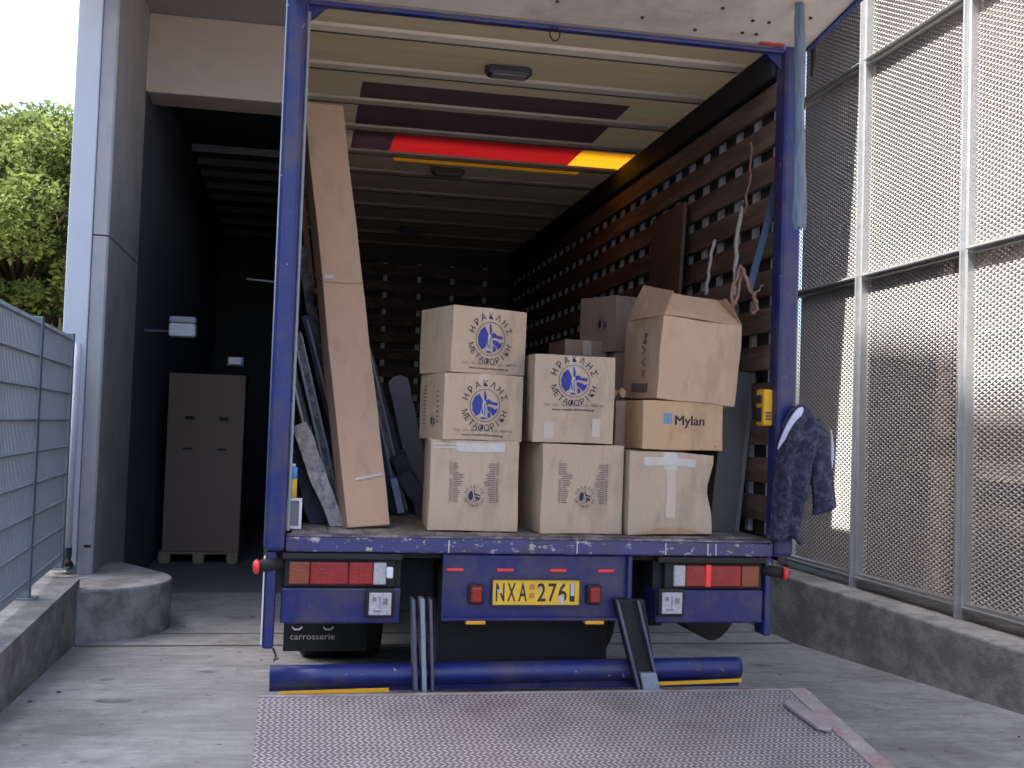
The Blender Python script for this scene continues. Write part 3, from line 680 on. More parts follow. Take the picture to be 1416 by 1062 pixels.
mb = MB(); mb.tube([(1.068,.011,.861),(1.068,.008,.861)], .010, 12); mb.tube([(1.352,.011,.831),(1.352,.0085,.831)], .012, 10); mb.box(1.345,1.37,.0098,.0105,.80,.838); mb.box(1.40,1.418,.0098,.0105,.84,.90); mb.build('plate_scratch', m_inkpale, npl)
# side strips, side marker arms
mb = MB(); mb.box(.012, .06, .02, .14, .60, 1.028); mb.m = 0; s = tp(mb, 'side_strip', m_blue, bevel=.01)
mb = MB(); mb.box(.004, .011, .015, .14, .62, 1.0); mb.build('strip_edge', m_upright, s)
mb = MB(); mb.tube([(.06,.04,.60),(.075,.03,.57),(.065,.03,.545),(.085,.03,.56)], .005, 6); mb.build('hook', m_black, s)
mb = MB(); mb.box(2.366, 2.40, .02, .14, .65, 1.028); tp(mb, 'side_strip', m_blue, bevel=.008)
mb = MB(); mb.box(2.44, 2.49, .35, .37, .66, .80); tp(mb, 'side_plate', m_clear, bevel=.004)
for (xa, xb, z) in ((.08, -.02, .965), (2.36, 2.445, .955)):
    s_ = 1 if xb > xa else -1
    mb = MB(); mb.tube([(xa, .05, z+.01), (xb, .0, z)], [.032,.026], 12); a = tp(mb, 'marker_arm', m_black, smooth=True)
    mb = MB(); mb.tube([(xb-s_*.004, -.012, z), (xb+s_*.006, -.014, z), (xb+s_*.018, -.016, z)], [.03,.033,.022], 16); mb.build('marker_lens', m_marker, a, smooth=True)
# chassis and axle
mb = MB(); mb.box(.62,.80,.35,7.2,.72,.99); tp(mb, 'chassis_rail', m_chassis); mb = MB(); mb.box(1.69,1.81,.35,7.2,.72,.99); tp(mb, 'chassis_rail', m_chassis)
for y in (.5,1.2,1.9,3.4,4.6,5.8):
    mb = MB(); mb.box(.1,2.4,y,y+.08,.86,.999); tp(mb, 'cross_member', m_chassis)
mb = MB(); mb.box(.82,1.67,.30,.42,.45,.95); tp(mb, 'lift_gear_box', m_chassis, bevel=.02)
mb = MB(); mb.tube([(.25,2.7,.5),(2.25,2.7,.5)], .09, 12); tp(mb, 'rear_axle', m_chassis)
def wheel(xc, wid, y, z, r=.47):
    prof = [(-wid/2,r*.62),(-wid/2,r*.93),(-wid/2+.03,r),(wid/2-.03,r),(wid/2,r*.93),(wid/2,r*.62)]; n = 36
    mb = MB(); 
    rg = []
    for u, q in prof:
        b = len(mb.v); rg.append(b)
        for k in range(n): a = 2*math.pi*k/n; mb.v.append((xc+u, y+q*math.cos(a), z+q*math.sin(a)))
    for i in range(len(rg)-1):
        for k in range(n): j=(k+1)%n; mb.f.append([rg[i]+k, rg[i]+j, rg[i+1]+j, rg[i+1]+k]); mb.mi.append(0)
    w = tp(mb, 'wheel', m_tyre, smooth=False)
    mb = MB(); mb.tube([(xc-wid/2+.02,y,z),(xc+wid/2-.02,y,z)], r*.62, 24); mb.build('rim', m_chassis, w)
for x in (.32, .60, 1.90, 2.18): wheel(x, .25, 2.7, .485)
for x in (.36, 2.14): wheel(x, .25, 7.9, .485)
mb = MB(); mb.box(.09, .60, 1.95, 1.965, .195, .80); fl = tp(mb, 'mud_flap', m_black, bevel=.004)
mb = MB(); put_text(mb, 'carrosserie', Tfront(.265, 1.945, .268), .055, width=.27, bold=.005); mb.build('flap_lettering', m_inkpale, fl)
mb = MB()
for x in (.17, .36): mb.tube([(x-.03,1.94,.345),(x-.015,1.94,.33),(x+.015,1.94,.33),(x+.03,1.94,.345)], .006, 6)
mb.build('flap_clamp', m_upright, fl)
# black mudguard hanging right
poly_ = []
for i in range(13):
    u = i/12; poly_.append((2.02+.40*u, .70 - .155*math.sin(math.pi*min(1,u**1.5))*1.0 ))
poly_ += [(2.42,.9),(2.02,.9)]
mb = MB(); mb.prism(poly_, 'y', .45, .85); tp(mb, 'mudguard', m_black)
mb = MB(); mb.box(1.80,2.0,.45,.9,.62,.9); tp(mb, 'tool_box', m_chassis, bevel=.01)
# cab and sides roughly, out of sight
mb = MB(); mb.box(.05,2.45,7.45,9.3,.55,2.9); tp(mb, 'cab', m_bluedark, bevel=.08)
# tail lift: bar, arms, platform
mb = MB(); mb.tube([(.05,.07,.468),(.28,.07,.47),(2.24,.07,.492),(2.262,.07,.492)], .05, 20); br = tp(mb, 'underrun_bar', m_blue, smooth=True)
mb = MB(); mb.box(.05,2.26,.06,.11,.405,.44); mb.build('bar_underside', m_bluedark, br)
mb = MB(); mb.prism([(.095,.402),(.575,.412),(.575,.428),(.095,.418)], 'y', .0, .012); mb.build('yellow_strip', m_yelpaint, br)
mb = MB(); mb.prism([(1.81,.425),(2.25,.437),(2.25,.452),(1.81,.44)], 'y', .0, .012); mb.build('yellow_strip', m_yelpaint, br)
for (xa, xb, w, m, yo) in ((.655,.685,.018,m_arm,0), (.695,.722,.022,m_armpale,.01), (.735,.762,.014,m_arm,0)):
    mb = MB(); mb.prism([(xa,.83),(xa+w,.83),(xb+w,.38),(xb,.38)], 'y', -.05+yo, .045+yo); tp(mb, 'lift_arm', m, bevel=.004)
mb = MB(); mb.prism([(1.60,.83),(1.745,.83),(1.83,.40),(1.725,.40)], 'y', -.03, .02); la = tp(mb, 'lift_arm', m_chassis, bevel=.004)
mb = MB(); mb.prism([(1.60,.83),(1.612,.83),(1.737,.40),(1.725,.40)], 'y', -.06, -.031); mb.build('arm_flange', m_arm, la)
mb = MB(); mb.prism([(1.70,.83),(1.712,.83),(1.83,.40),(1.818,.40)], 'y', -.06, -.031); mb.build('arm_flange', m_arm, la)
mb = MB(); mb.prism([(1.722,.50),(1.80,.50),(1.83,.385),(1.745,.385)], 'y', -.075, -.032); mb.build('arm_foot', m_armpale, la, bevel=.005)
mb = MB(); mb.tube([(1.775,-.09,.41),(1.775,-.06,.41)], .018, 10); mb.build('pin', m_armpale, la)
t9 = math.tan(math.radians(9)); PLN = 1.42
# platform in its own frame: local x along truck, local y down the slope towards the camera
pf = bpy.data.objects.new('lift_platform', None)
mb = MB(); mb.box(0, 2.525, -PLN, 0, -.035, 0)
pfm = mb.build('lift_platform', m_plate, tr, bevel=.004); pfm.location = (.012-1.25, -.09, .4245); pfm.rotation_euler = (math.radians(9), 0, 0)
mb = MB(); mb.box(0, 2.525, .001, .03, -.03, -.006); mb.build('hinge_edge', m_lip, pfm)
def smooth_border(x0,x1,y0,y1):
    mb = MB(); mb.box(x0,x1,y0,y1,.0005,.003); mb.build('plain_border', mat('worn_platform_edge', (.36,.345,.355), .5, metal=.2, var=.35, scale=8, dirt=(.33,.22,.22), dirt_amt=.35, dscale=6), pfm)
smooth_border(2.43,2.52,-PLN,-.0); smooth_border(0.0,2.43,-.02,0)
pp = [(2.315,-.20),(2.355,-.17),(2.395,-.20),(2.43,-.45),(2.40,-.49),(2.35,-.46)]
mb = MB(); mb.prism(pp, 'z', .004, .022); mb.build('foot_switch', mat('platform_pedal', (.36,.32,.35), .45, metal=.3, var=.2, scale=12), pfm, bevel=.006)
bpy.data.objects.remove(pf)

# ------------------------------------------------------------------ cargo
BG = 'cardboard boxes stacked in the back of the truck'
def carton(name, label, x, y, z, w, d, h, rz=0, lean=0, ci=0, seed=0, tint=(1,1,1), tg='', bulge=.006, crush=None, tape=True, open_top=False):
    """origin at the front lower left corner; w along x, d back along y"""
    t = thing(name, label, 'box', (x, y, z), (0, math.radians(lean), math.radians(rz)), group=BG)
    rnd = random.Random(seed); off = Vector((rnd.uniform(0,50), rnd.uniform(0,50), rnd.uniform(0,50))); N = 10
    mb = MB()
    def pt(a, b, c):
        p = Vector((a*w, b*d, c*h)); q = Vector((a-.5, b-.5, c-.5))
        n = noise.noise_vector(p*4 + off)*bulge
        for i in range(3):
            e = 1 - max(abs(q[(i+1)%3]), abs(q[(i+2)%3]))*2
            if abs(abs(q[i])-.5) < 1e-4: n[i] += math.copysign(bulge*max(0, e)*1.2, q[i])
        p = p + n
        if crush: p = crush(p, a, b, c)
        return p
    mb.grid(lambda u, v: pt(u, 0, v), N, N); mb.grid(lambda u, v: pt(u, 1, v), N, N); mb.grid(lambda u, v: pt(0, u, v), N, N); mb.grid(lambda u, v: pt(1, u, v), N, N)
    mb.grid(lambda u, v: pt(u, v, 0), N, N)
    if not open_top: mb.grid(lambda u, v: pt(u, v, 1), N, N)
    me_m = card(ci, tint, tg)
    o = mb.build('carton_body', me_m, t, fix=False)
    bm = bmesh.new(); bm.from_mesh(o.data); bmesh.ops.remove_doubles(bm, verts=bm.verts, dist=1e-4); bmesh.ops.recalc_face_normals(bm, faces=bm.faces); bm.to_mesh(o.data); bm.free()
    b = o.modifiers.new('bevel', 'BEVEL'); b.width = .003; b.segments = 2; b.limit_method = 'ANGLE'; b.angle_limit = math.radians(50)
    t['_w'] = w; 
    def Tf(u, v):     # front face print plane, following the bulge
        a = min(1, max(0, u/w)); c = min(1, max(0, v/h)); q = pt(a, 0, c); return Vector((u + (q.x-a*w), q.y-.0022, v + (q.z-c*h)))
    def Tl(u, v):     # left face, u from the back to the front corner
        a = min(1, max(0, 1-u/d)); c = min(1, max(0, v/h)); q = pt(0, a, c); return Vector((q.x-.0022, (d-u) + (q.y-a*d), v + (q.z-c*h)))
    if tape:
        mb = MB(); mb.grid(lambda u, v: Tf(w*.42+u*.05, h*(.8+.2*v)) + Vector((0,.001,0)), 3, 4, True); mb.build('tape', m_tape, t, fix=False)
    return t, Tf, Tl
def strip(t, T, u0, u1, v0, v1, m, nm='tape', n=6):
    mb = MB(); mb.grid(lambda a, b: T(u0+(u1-u0)*a, v0+(v1-v0)*b), n, n, True); return mb.build(nm, m, t, fix=False)
def emblem(t, T, cu, cv, r, inkt, dark=m_ink, blue=m_inkblue, tsize=.043, gap=1.40, letters=True):
    mb = MB(); ring(mb, T, cu, cv, r, r*.035)
    if letters:
        arc_text(mb, 'ΗΡΑΚΛΗΣ', T, cu, cv, r*gap, tsize, 158, 22)
        arc_text(mb, 'ΜΕΤΑΦΟΡΙΚΗ', T, cu, cv, r*gap, tsize*.93, 200, 340, inside=True)
    mb.build('printed_lettering', dark, t, fix=False)
    mb = MB(); k = r*.93
    def P(pts): poly(mb, T, [(cu+a*k, cv+b*k) for a, b in pts])
    P([(-.95,.1),(-.78,.55),(-.45,.80),(-.30,.55),(-.16,.25),(-.25,-.15),(-.35,-.55),(-.62,-.74),(-.9,-.38)])      # left wing
    P([(.08,.35),(.3,.42),(.5,.25),(.97,.2),(.9,.0),(.55,.05),(.25,.1),(.1,.0)]); P([(.15,-.05),(.5,-.1),(.75,-.25),(.95,-.15),(.85,-.48),(.6,-.7),(.45,-.45),(.2,-.35)])
    P([(-.1,.95),(0,.98),(.1,.55),(.05,.3),(-.05,.3)]); P([(.22,-.45),(.42,-.5),(.45,-.78),(.22,-.85)]); P([(-.3,-.78),(.1,-.82),(.15,-.9),(-.2,-.93)]); P([(-.3,.1),(-.22,.12),(-.1,-.6),(-.2,-.6)])
    P([(-.07,.1),(0,.1),(.03,-.7),(-.05,-.7)])
    mb.build('printed_emblem', blue, t, fix=False)
    mb = MB()
    P([(-.16,.25),(-.05,.3),(.02,.05),(.08,-.75),(-.3,-.75),(-.25,-.15)]); P([(-.62,.5),(-.5,.62),(-.42,.5),(-.52,.4)])
    b = mb.build('printed_tower', m_inkpale, t, fix=False)
    b.location = (0, .0004, 0)
def footer(t, T, cu, v, k=1.0, m=m_ink, m2=m_inksoft):
    mb = MB(); put_text(mb, 'ΤΗΛ. 210 - 9849502 FAX 210 - 9887103', lambda a, b: T(cu+a, v+b), .0165*k, width=.30*k, bold=.0)
    mb.build('printed_phone_line', m2, t, fix=False)
    mb = MB(); put_text(mb, 'www.metaforikiherakles.gr', lambda a, b: T(cu+a, v-.021*k+b), .0165*k, width=.215*k, bold=.012); mb.build('printed_web_line', m, t, fix=False)
def checklist(t, T, cu, v1, w, h):
    rnd = random.Random(4)
    for s in (-1, 1):
        mb = MB()
        xb = cu + s*w/2
        for i in range(22):
            v = v1 - h*i/22
            if i not in (7, 8): 
                e = .0012
                for (a, b, c, d) in ((0,.009,0,e),(0,.009,.0065,.0065+e),(0,e,0,.0075),(.009,.009+e,0,.0075)):
                    poly(mb, T, [(xb-s*a, v+c), (xb-s*b, v+c), (xb-s*b, v+d), (xb-s*a, v+d)])
            L_ = rnd.uniform(.035,.055) if 5 < i < 13 else rnd.uniform(.02,.036)
            q = xb - s*.015
            poly(mb, T, [(q, v+.001), (q-s*L_, v+.001), (q-s*L_, v+.0042), (q, v+.0042)])
        mb.build('printed_list', m_inksoft, t, fix=False, kind='stuff')

# left stack
t, Tf, Tl = carton('cardboard_box', 'printed box with blue emblem on top of the left stack', .822, .12, 1.862, .405, .33, .312, 21, 0, 1, 1)
emblem(t, Tf, .205, .168, .077, m_ink); footer(t, Tf, .205, .042)
t, Tf, Tl = carton('cardboard_box', 'printed box with blue emblem in the middle of the left stack', .79, .115, 1.546, .40, .35, .312, 12, 0, 1, 2)
emblem(t, Tf, .205, .162, .075, m_ink); footer(t, Tf, .20, .040)
emblem(t, Tl, .215, .085, .032, m_ink, dark=m_inksoft, blue=m_ink, letters=False)
mb = MB()
for i in range(11): poly(mb, Tl, [(.06,.07+i*.018), (.11,.07+i*.018), (.11,.074+i*.018), (.06,.074+i*.018)])
mb.build('printed_list', m_inksoft, t, fix=False, kind='stuff'); mb = MB()
for i in range(7): poly(mb, Tl, [(.255,.08+i*.024), (.29,.08+i*.024), (.29,.085+i*.024), (.255,.085+i*.024)])
mb.build('printed_list', m_inksoft, t, fix=False)
t, Tf, Tl = carton('cardboard_box', 'box printed with check lists and shiny tape at the bottom of the left stack', .740, .14, 1.120, .42, .38, .424, -2, 0, 1, 3, tape=False)
checklist(t, Tf, .208, .315, .235, .19); emblem(t, Tf, .212, .165, .033, m_ink, dark=m_inksoft, blue=m_ink, tsize=.018)
strip(t, Tf, .12, .35, .372, .415, m_tapepale); strip(t, Tf, .012, .15, .385, .392, m_inkpale, 'printed_stripe'); strip(t, Tf, .012, .15, .402, .409, m_inkpale, 'printed_stripe')
# middle stack
t, Tf, Tl = carton('cardboard_box', 'square box with blue emblem on top of the middle stack', 1.222, .13, 1.546, .395, .36, .420, 0, 0, 1, 4)
emblem(t, Tf, .192, .300, .075, m_ink); footer(t, Tf, .192, .178)
strip(t, Tf, .05, .10, .02, .10, m_tape); strip(t, Tf, .29, .33, .03, .12, m_tape)
t, Tf, Tl = carton('cardboard_box', 'square box printed with check lists at the bottom of the middle stack', 1.266, .10, 1.118, .412, .40, .422, 5, 0, 1, 5, tape=False)
checklist(t, Tf, .205, .325, .245, .19); emblem(t, Tf, .215, .175, .033, m_ink, dark=m_inksoft, blue=m_ink, tsize=.018)
# right stack
def crush(p, a, b, c):
    if a > .8: p.x -= (a-.8)*5*(.026*math.exp(-((c-.55)/.22)**2) + .0) ; 
    if c > .85: p.z -= (a)*.012
    p.z -= 0; p.y += .02*math.sin(c*5)*a*(1-b)*.4
    return p
t, Tf, Tl = carton('cardboard_box', 'crushed plain box at the bottom of the right stack', 1.695, .10, 1.120, .425, .40, .402, 1, 0, 1, 6, crush=crush, bulge=.010, tape=False)
strip(t, Tf, .07, .33, .33, .375, m_tapepale); strip(t, Tf, .17, .24, .31, .40, m_tapepale); strip(t, Tf, .18, .23, .08, .33, m_tape)
mb = MB(); mb.grid(lambda u, v: Tf(.02+u*.37, .004) + Vector((0, -.004-.010*v*math.sin(math.pi*u), -.0+.03*math.sin(math.pi*u)*(v))), 10, 3); mb.build('bottom_flap', card(3), t, fix=False)
t, Tf, Tl = carton('cardboard_box', 'wide low box marked Mylan in the middle of the right stack', 1.755, .10, 1.527, .425, .30, .238, 5, 0, 3, 7, tape=False)
mb = MB(); [put_text(mb, 'Mylan', lambda a, b, q=q: Tf(.242+q+a, .122+b)+Vector((0,-q*.02,0)), .068, width=.155, bold=0) for q in (0,.0014,.0028)]; mb.build('printed_name', m_ink, t, fix=False)
mb = MB(); poly(mb, Tf, [(.108,.125),(.118,.125),(.118,.178),(.108,.178)]); poly(mb, Tf, [(.122,.125),(.140,.125),(.140,.178),(.122,.178)]); poly(mb, Tf, [(.144,.125),(.150,.125),(.150,.178),(.144,.178)]); mb.build('printed_logo', mat('logo_blue', (.10,.28,.55), .8), t, fix=False)
mb = MB(); ring(mb, Tf, .385, .02, .003, .003, 10); mb.build('printed_dot', mat('red_ink', (.4,.06,.05), .8), t, fix=False)
t, Tf, Tl = carton('cardboard_box', 'large plain box with its top flaps standing open, top of the right stack', 1.812, .09, 1.775, .43, .42, .405, 7, 4, 0, 8, bulge=.013, open_top=True, tape=False)
w_, d_, h_ = .43, .42, .405
def flap(pts, th=.005, nm='flap'):
    a, b, c, d = [Vector(p) for p in pts]; n = (b-a).cross(d-a).normalized()*th
    mb = MB()
    def g(u, v): q = a.lerp(b, u).lerp(d.lerp(c, u), v); return q + n*.9*math.sin(u*5+v*3)
    mb.grid(g, 6, 6); mb.grid(lambda u, v: g(u, v)+n, 6, 6, True)
    e = [g(i/6,0) for i in range(7)] + [g(1,i/6) for i in range(1,7)] + [g(1-i/6,1) for i in range(1,7)] + [g(0,1-i/6) for i in range(1,7)]
    mb.m = 1
    for i in range(len(e)-1): mb.face([e[i], e[i+1], e[i+1]+n, e[i]+n])
    return mb.build(nm, [card(0), m_cardin], t, fix=False)
flap([(0,0,h_), (w_,0,h_), (w_-.05,.15,h_+.13), (.06,.15,h_+.14)])                # front flap leaning in
flap([(0,d_,h_), (0,0,h_), (.06,.02,h_+.125), (.04,d_-.08,h_+.19)])               # left flap standing
flap([(w_,0,h_), (w_,d_,h_), (w_-.08,d_-.02,h_+.13), (w_-.07,.06,h_+.135)])       # right flap
flap([(w_,d_,h_), (0,d_,h_), (.04,d_-.03,h_+.15), (w_-.06,d_-.03,h_+.14)])        # back flap
mb = MB()
for i, s_ in enumerate('MAVX'): put_text(mb, s_, lambda a, b, i=i: Tl(.24+b, .30-i*.058-a), .06, width=.05, bold=.01)
mb.build('printed_side_marks', m_inksoft, t, fix=False); strip(t, Tl, .12, .32, .03, .075, m_inksoft, 'printed_side_bar')
# boxes further in
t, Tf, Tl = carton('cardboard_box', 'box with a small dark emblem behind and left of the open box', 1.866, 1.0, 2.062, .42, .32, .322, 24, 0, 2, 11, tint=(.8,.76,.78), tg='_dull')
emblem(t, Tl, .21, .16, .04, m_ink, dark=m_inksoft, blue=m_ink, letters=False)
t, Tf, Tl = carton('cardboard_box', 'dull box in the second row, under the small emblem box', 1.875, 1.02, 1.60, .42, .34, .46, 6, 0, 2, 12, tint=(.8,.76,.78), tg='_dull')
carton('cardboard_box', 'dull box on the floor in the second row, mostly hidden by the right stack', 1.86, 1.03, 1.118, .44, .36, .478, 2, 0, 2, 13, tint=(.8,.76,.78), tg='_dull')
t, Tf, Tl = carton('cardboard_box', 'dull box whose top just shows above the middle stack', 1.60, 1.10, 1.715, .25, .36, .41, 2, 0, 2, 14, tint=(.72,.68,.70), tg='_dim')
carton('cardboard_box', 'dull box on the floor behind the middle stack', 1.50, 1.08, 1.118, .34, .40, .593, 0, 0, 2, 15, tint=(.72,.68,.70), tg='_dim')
# crumpled paper beside the Mylan box
mb = MB()
mb.grid(lambda u, v: Vector((1.66+.085*u, .34+.06*v, 1.79+.028*math.sin(u*6)*math.cos(v*5)+.02*u)) , 8, 6); mb.grid(lambda u, v: Vector((1.66+.085*u, .34+.06*v, 1.765)), 2, 2)
o = mb.build('loose_flap', card(3)); 
tag(o, 'loose torn piece of cardboard sticking out left of the low box', 'cardboard piece')
mb = MB(); mb.box(1.685,1.74,.33,.62,1.118,1.764); o = mb.build('narrow_carton', card(2, (.8,.76,.78), '_dull'), bevel=.004); tag(o, 'narrow upright carton wedged left of the right stack', 'box')

# long carton leaning against the left wall
t = thing('long_carton', 'very long narrow carton leaning against the left wall of the truck', 'carton', (.372, .20, 1.122))
vz = Vector((.07-.372+.02, .62, 2.155)); Lc = vz.length; vz.normalize(); vx = Vector((1, .25, 0)); vx = (vx - vz*vx.dot(vz)).normalized(); vy = vz.cross(vx)
Tc = Matrix(((vx.x,vy.x,vz.x,0),(vx.y,vy.y,vz.y,0),(vx.z,vy.z,vz.z,0),(0,0,0,1)))
mb = MB()
def lp(a, b, c): p = Vector((a*.21, b*.115, c*Lc)); n = noise.noise_vector(p*3)*.005; return Tc @ (p+n)
mb.grid(lambda u, v: lp(u,0,v), 4, 30); mb.grid(lambda u, v: lp(u,1,v), 4, 30); mb.grid(lambda u, v: lp(0,u,v), 3, 30); mb.grid(lambda u, v: lp(1,u,v), 3, 30); mb.grid(lambda u, v: lp(u,v,0), 4, 3); mb.grid(lambda u, v: lp(u,v,1), 4, 3)
o = mb.build('carton_body', card(0, (.93,.91,.93), '_long'), t)
bm = bmesh.new(); bm.from_mesh(o.data); bmesh.ops.remove_doubles(bm, verts=bm.verts, dist=1e-4); bmesh.ops.recalc_face_normals(bm, faces=bm.faces); bm.to_mesh(o.data); bm.free()
b = o.modifiers.new('bevel', 'BEVEL'); b.width = .003; b.segments = 2; b.limit_method = 'ANGLE'; b.angle_limit = math.radians(50)
mb = MB(); mb.grid(lambda u, v: Tc @ Vector((u*.21, -.006, Lc*.545+.004*v+.002*math.sin(u*9))), 6, 1); mb.build('seam', m_cardin, t, fix=False)
mb = MB(); mb.grid(lambda u, v: Tc @ Vector((.01+u*.05, -.0065, Lc*.555+.02*v)), 2, 1, True); mb.grid(lambda u, v: Tc @ Vector((.06+u*.14, -.0065, .22+.012*v+.02*u)), 3, 1, True); mb.build('tape', m_tapepale, t, fix=False)

# padded furniture panels leaning on the left wall
def leaning(name, label, cat, xb, xt, zt, thick, y0, y1, m, bump=.01, grp=None, seed=0, round_=False, lip=None):
    t = thing(name, label, cat, (xb, y0, FZ+.004), group=grp)
    d = Vector((xt-xb, 0, zt-FZ)); L_ = d.length; d.normalize(); n = Vector((-d.z, 0, d.x)); n = -n if n.x > 0 else n
    off = Vector((seed*3.1, seed*1.7, 0)); mb = MB()
    def P(a, b, c):
        q = d*(c*L_) + n*(a*thick) + Vector((0, b*(y1-y0), 0)); 
        if round_ and c > .9: q -= d*((abs(a-.5)*2)**2*.03)
        q += noise.noise_vector(q*9+off)*bump*(.4 if c < .02 else 1); q.z = max(q.z, 0.0); return q
    for f in (lambda u,v: P(u,0,v), lambda u,v: P(u,1,v)): mb.grid(f, 3, 24)
    for f in (lambda u,v: P(0,u,v), lambda u,v: P(1,u,v)): mb.grid(f, 8, 24)
    for f in (lambda u,v: P(u,v,0), lambda u,v: P(u,v,1)): mb.grid(f, 3, 8)
    o = mb.build('padding', m, t, smooth=True)
    bm = bmesh.new(); bm.from_mesh(o.data); bmesh.ops.remove_doubles(bm, verts=bm.verts, dist=1e-4); bmesh.ops.recalc_face_normals(bm, faces=bm.faces); bm.to_mesh(o.data); bm.free()
    b = o.modifiers.new('edge', 'EDGE_SPLIT'); b.split_angle = math.radians(55)
    if lip:
        mb = MB(); 
        for k in (lip if isinstance(lip, (list, tuple)) else [lip]):
            mb.tube([d*(.02*L_) + n*(thick*k) + Vector((0,-.008,0)), d*(.5*L_)+ n*(thick*k) + Vector((0,-.010,0)), d*(.98*L_) + n*(thick*k) + Vector((0,-.008,0))], .007, 6)
        mb.build('edge_trim', m_rod, t)
    return t
PG = 'padded panels leaning against the left wall of the truck'
leaning('padded_panel', 'short silver padded panel at the foot of the left post', 'padded panel', .37, .165, 1.60, .075, .28, 1.2, m_blanketsilver, .012, PG, 1)
leaning('dark_padding', 'dark blanket bundle low behind the silver padded panel', 'blanket', .285, .15, 1.50, .08, .42, 1.2, m_blanketdark, .02, PG, 2)
leaning('trimmed_panel', 'grey wrapped panel with two pale edge strips, left of the long carton', 'padded panel', .375, .125, 2.05, .045, .62, 1.5, m_blanket, .006, PG, 3, lip=[.1,.9])
leaning('padded_panel', 'dark wrapped panel between the edge strips and the long carton', 'padded panel', .47, .17, 2.15, .05, .72, 1.6, m_blanketdark, .008, PG, 4, lip=.5)
leaning('padded_panel', 'tall mottled wrapped panel rising behind the left post', 'padded panel', .40, .13, 2.55, .05, 1.0, 1.9, m_blanket, .012, PG, 5)
leaning('padded_panel', 'dark wrapped panel just right of the long carton', 'padded panel', .70, .42, 2.20, .055, 1.05, 1.9, m_blanketdark, .008, PG, 6, lip=.15)
leaning('padded_panel', 'black wrapped panel second to the right of the long carton', 'padded panel', .80, .52, 2.0, .05, 1.2, 2.0, mat('black_wrap', (.035,.035,.045), .6, var=.3), .006, PG, 7)
leaning('grey_panel', 'grey round topped panel rightmost of the leaning panels', 'panel', .93, .73, 1.90, .115, 1.35, 1.42, m_slab, .002, PG, 8, round_=True)
mb = MB(); Tq = Matrix.Translation((.67,.93,1.13)) @ Matrix.Rotation(math.radians(-14), 4, 'Y'); mb.box(0,.035,0,.03,0,.19, Tq); o = mb.build('pale_label', mat('pale_blue_label', (.34,.36,.55), .6)); tag(o, 'small pale blue sticker strip low beside the long carton', 'label')

leaning('padded_panel', 'brown mottled board highest among the panels left of the long carton', 'padded panel', .36, .115, 2.85, .03, 1.25, 2.1, m_brown, .004, PG, 9)
leaning('padded_panel', 'thin dark panel with a pale rim close to the left post', 'padded panel', .31, .11, 1.85, .03, .50, 1.3, m_blanketdark, .006, PG, 10, lip=.9)
leaning('padded_panel', 'narrow grey panel half hidden behind the long carton', 'padded panel', .53, .24, 2.35, .04, .95, 1.7, m_blanket, .008, PG, 11, lip=[.1,.9])
leaning('padded_panel', 'wrapped panel with two pale rims right of the long carton', 'padded panel', .745, .47, 2.12, .04, 1.12, 1.9, m_blanket, .007, PG, 12, lip=[.1,.9])
leaning('dark_padding', 'crumpled dark blanket on the floor right of the long carton', 'blanket', .88, .70, 1.45, .09, 1.0, 1.5, m_blanketdark, .03, PG, 13)

# white bracket with sticker at the left post
t = thing('white_holder', 'white plastic frame holder at the foot of the left post', 'holder', (.125, .11, FZ+.004))
mb = MB(); 
for a in ((-.036,.036,0,.02,0,.014),(-.036,.036,0,.02,.126,.14),(-.036,-.022,0,.02,.014,.126),(.022,.036,0,.02,.014,.126)): mb.box(*a)
mb.build('frame', m_white, t, bevel=.003)
mb = MB(); mb.box(-.022,.022,.012,.04,.014,.126); mb.build('inset', mat('grey_inset', (.22,.22,.25), .6), t)
t = thing('spray_can', 'slim blue and yellow can standing on the white holder', 'can', (.115, .125, FZ+.146))
mb = MB(); mb.tube([(0,0,0),(0,0,.085)], .020, 16); mb.build('yellow_body', m_canyel, t, smooth=True)
mb = MB(); mb.tube([(0,0,.0855),(0,0,.135),(0,0,.14)], [.020,.020,.015], 16); mb.build('blue_body', m_canblue, t, smooth=True)
mb = MB(); mb.tube([(0,0,.1405),(0,0,.152)], .010, 12); mb.build('cap', m_white, t, smooth=True)
# right side leaning panels
t = thing('dark_board', 'tall dark board standing behind the right stack', 'board', (2.20, .34, FZ+.004), (0, math.radians(5), 0))
mb = MB(); mb.box(0, .155, 0, .5, 0, .83); mb.build('board', m_board, t, bevel=.004); mb = MB(); mb.box(.135,.157,-.006,-.001,.01,.82); mb.build('board_edge', mat('board_edge', (.14,.135,.13), .7), t)
mb = MB(); Tq = Matrix.Translation((2.27,1.25,FZ+.004)) @ Matrix.Rotation(math.radians(2.2), 4, 'Y'); mb.box(0,.022,0,.60,0,1.88, Tq); o = mb.build('brown_plank', m_brown, bevel=.003); tag(o, 'tall plain brown plank leaning on the lashing boards of the right wall', 'plank')
# reddish small bits beside open box
mb = MB(); mb.tube([(2.285,.42,2.13),(2.30,.42,1.95),(2.29,.42,1.86)], [.012,.016,.01], 6); o = mb.build('red_rag', m_rope); tag(o, 'narrow reddish rag hanging right of the open box', 'rag')
# yellow device on the right wall
t = thing('yellow_torch', 'yellow handheld device clipped inside the right corner post', 'device', (2.372, .10, 1.66))
mb = MB(); mb.box(-.022,.03,-.05,.05,0,.18); mb.build('casing', m_yelpaint, t, bevel=.012)
mb = MB(); mb.box(-.028,-.0225,-.03,.03,.02,.09); mb.box(-.028,-.0225,-.03,.03,.11,.15); mb.build('keypad', m_bolt, t)
mb = MB(); mb.box(-.012,.018,-.053,-.0505,.03,.037); mb.box(-.012,.018,-.053,-.0505,.045,.052); mb.box(-.012,.018,-.053,-.0505,.06,.067); mb.build('grille', m_bolt, t)
